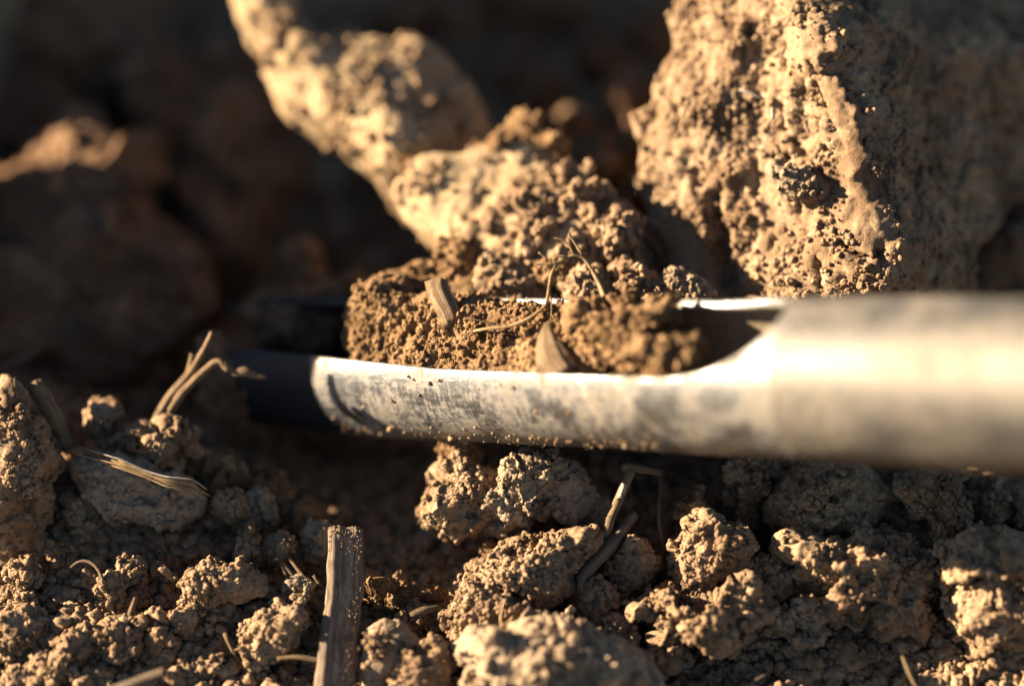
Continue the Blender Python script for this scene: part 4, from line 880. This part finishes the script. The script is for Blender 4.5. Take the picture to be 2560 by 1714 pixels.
for k, (pts, w) in enumerate([([(1525, 155), (1495, 105), (1455, 48)], 3.5), ([(1480, 148), (1465, 110), (1440, 76), (1385, 71)], 3.), ([(1430, 178), (1400, 200), (1350, 200), (1285, 205)], 2.6), ([(1440, 160), (1370, 162), (1360, 180), (1395, 205)], 2.6),
                              ([(1345, 175), (1320, 150), (1305, 143)], 2.4), ([(930, 478), (1000, 482), (1060, 505), (1120, 522)], 2.6), ([(1245, 370), (1250, 430), (1290, 460)], 2.), ([(1360, 330), (1375, 420), (1370, 470)], 2.4)]):
    stem('hair', [(x, y, dC - .22) for x, y in C4(pts)], w * 1.7, M_hair, rh, seed=50 + k, step=.03, n=8)

# ------------------------------------------------------------------ individual crumbs on the slopes
cr_v = []
for k in range(14):
    V, T = ico(4); r = np.random.default_rng(400 + k)
    v = V * np.array([1, r.uniform(.7, 1.0), r.uniform(.6, .9)]) + 0
    v = v * (1 + .38 * fbm(V * 1.1 + 5 * k, 3, 40 + k))[:, None]
    n = normals(v, T)
    w = v * .9 + k * 3
    v = v + n * (.30 * np.sqrt(np.clip(1 - (worley(w * 1.6, k) / .78) ** 2, 0, 1)) + .14 * np.sqrt(np.clip(1 - (worley(w * 3.4, k + 9) / .78) ** 2, 0, 1)) - .15)[:, None]
    me = None
    cr_v.append((v, T))
crumb_me = {}
def crumb(zone_mat, k, pos, size, rot, label, group):
    key = (zone_mat.name, k)
    if key not in crumb_me:
        v, T = cr_v[k]
        o = link_mesh('soil_crumb', v, T, zone_mat, origin=(0, 0, 0)); crumb_me[key] = o.data
    else:
        o = bpy.data.objects.new('soil_crumb', crumb_me[key]); sc.collection.objects.link(o)
    o.location = Vector(np.asarray(pos) * CM); o.rotation_euler = rot; o.scale = (size, size, size)
    return tag(o, label, 'soil crumb', group)
import re
HERO = []
for key, lab, pts, d, mt, gr, sub, kw in FG:
    w_ = re.split(r',| resting| near | leaning| with | of the | standing| between | behind | below | under | above | across | on the | at the | in front| right of| left of| lying| beside| topped| crowned| filling| from its| cut by| in shade| touching', lab)[0]
    HERO.append((np.mean([p[0] for p in pts]), np.mean([p[1] for p in pts]), w_))
def crumb_label(x, y, size, mt):
    k = int(np.argmin([math.hypot(h[0] - x, h[1] - y) for h in HERO])); h = HERO[k]
    side = ('left of' if x < h[0] else 'right of') if abs(x - h[0]) > abs(y - h[1]) else ('above' if y < h[1] else 'below')
    col = {M_brown.name: 'ochre', M_shaded.name: 'dark', M_soil.name: 'tan'}[mt.name]
    w_ = ' '.join(f"{'tiny' if size < 12 else 'small' if size < 17 else 'lumpy'} {col} crumb {side} the {h[2]}".split()[:16])
    return w_, f"crumbs around the {h[2]}"
ZN = [  # px range, py range, count, size range (px radius), label, material
 ((20, 760), (1260, 1714), 95, (9, 24), 'small crumb of dry soil among many on the sunlit slope left of the stalk', 'crumbs on the slope left of the stalk', M_soil),
 ((420, 800), (1260, 1714), 30, (9, 20), 'small crumb of dry soil among many close to the left of the stalk', 'crumbs close to the left of the stalk', M_soil),
 ((900, 1400), (1230, 1560), 60, (8, 20), 'small ochre crumb in the hollow between the stalk and the wedge clod', 'crumbs in the hollow right of the stalk', M_brown),
 ((1560, 2560), (1300, 1714), 70, (9, 24), 'small crumb of soil in the shade at the lower right', 'crumbs in the shade at the lower right', M_soil),
 ((380, 900), (980, 1200), 20, (9, 24), 'dim crumb in the dark hollow below the tip of the probe', 'crumbs in the dark hollow', M_shaded)]
for (xa, xb), (ya, yb), n, (sa, sb_), lab, grp, mt in ZN:
    px, py = rng.uniform(xa, xb, n), rng.uniform(ya, yb, n)
    w, d = ground_at(px, py)
    w[:, 2] = w[:, 2] + .15
    s = (sa + (sb_ - sa) * rng.random(n) ** 2) * K
    for j in range(n):
        lb, gp = crumb_label(px[j], py[j], s[j] / K, mt)
        crumb(mt, int(rng.integers(14)), w[j] + np.array([0, 0, s[j] * .3]), s[j] * .85 * CM, tuple(rng.uniform(0, 6.28, 3)), lb, gp)

# granules on the ground
def ground_granules(name, xa, xb, ya, yb, n, lo, hi, mat, pw=2.6, lift=.1):
    px, py = rng.uniform(xa, xb, n), rng.uniform(ya, yb, n)
    w, d = ground_at(px, py)
    s = lo + (hi - lo) * rng.random(n) ** pw
    w[:, 2] += lift + s * .4
    g = granules(name, w, s, mat); g['label'] = 'loose fine crumbs of soil covering the ground'
    return g
ground_granules('loose_granules', -200, 2760, 1180, 1850, 14000, .02, .13, M_soil)
ground_granules('loose_granules', -200, 950, 1000, 1400, 4000, .02, .10, M_soil)
ground_granules('loose_granules', -200, 2760, 1200, 1850, 500, .08, .2, M_soil)
ground_granules('loose_granules', 780, 1500, 1180, 1600, 3500, .015, .08, M_brown)
ground_granules('loose_granules', 0, 2600, 0, 1180, 4000, .03, .22, M_shaded)
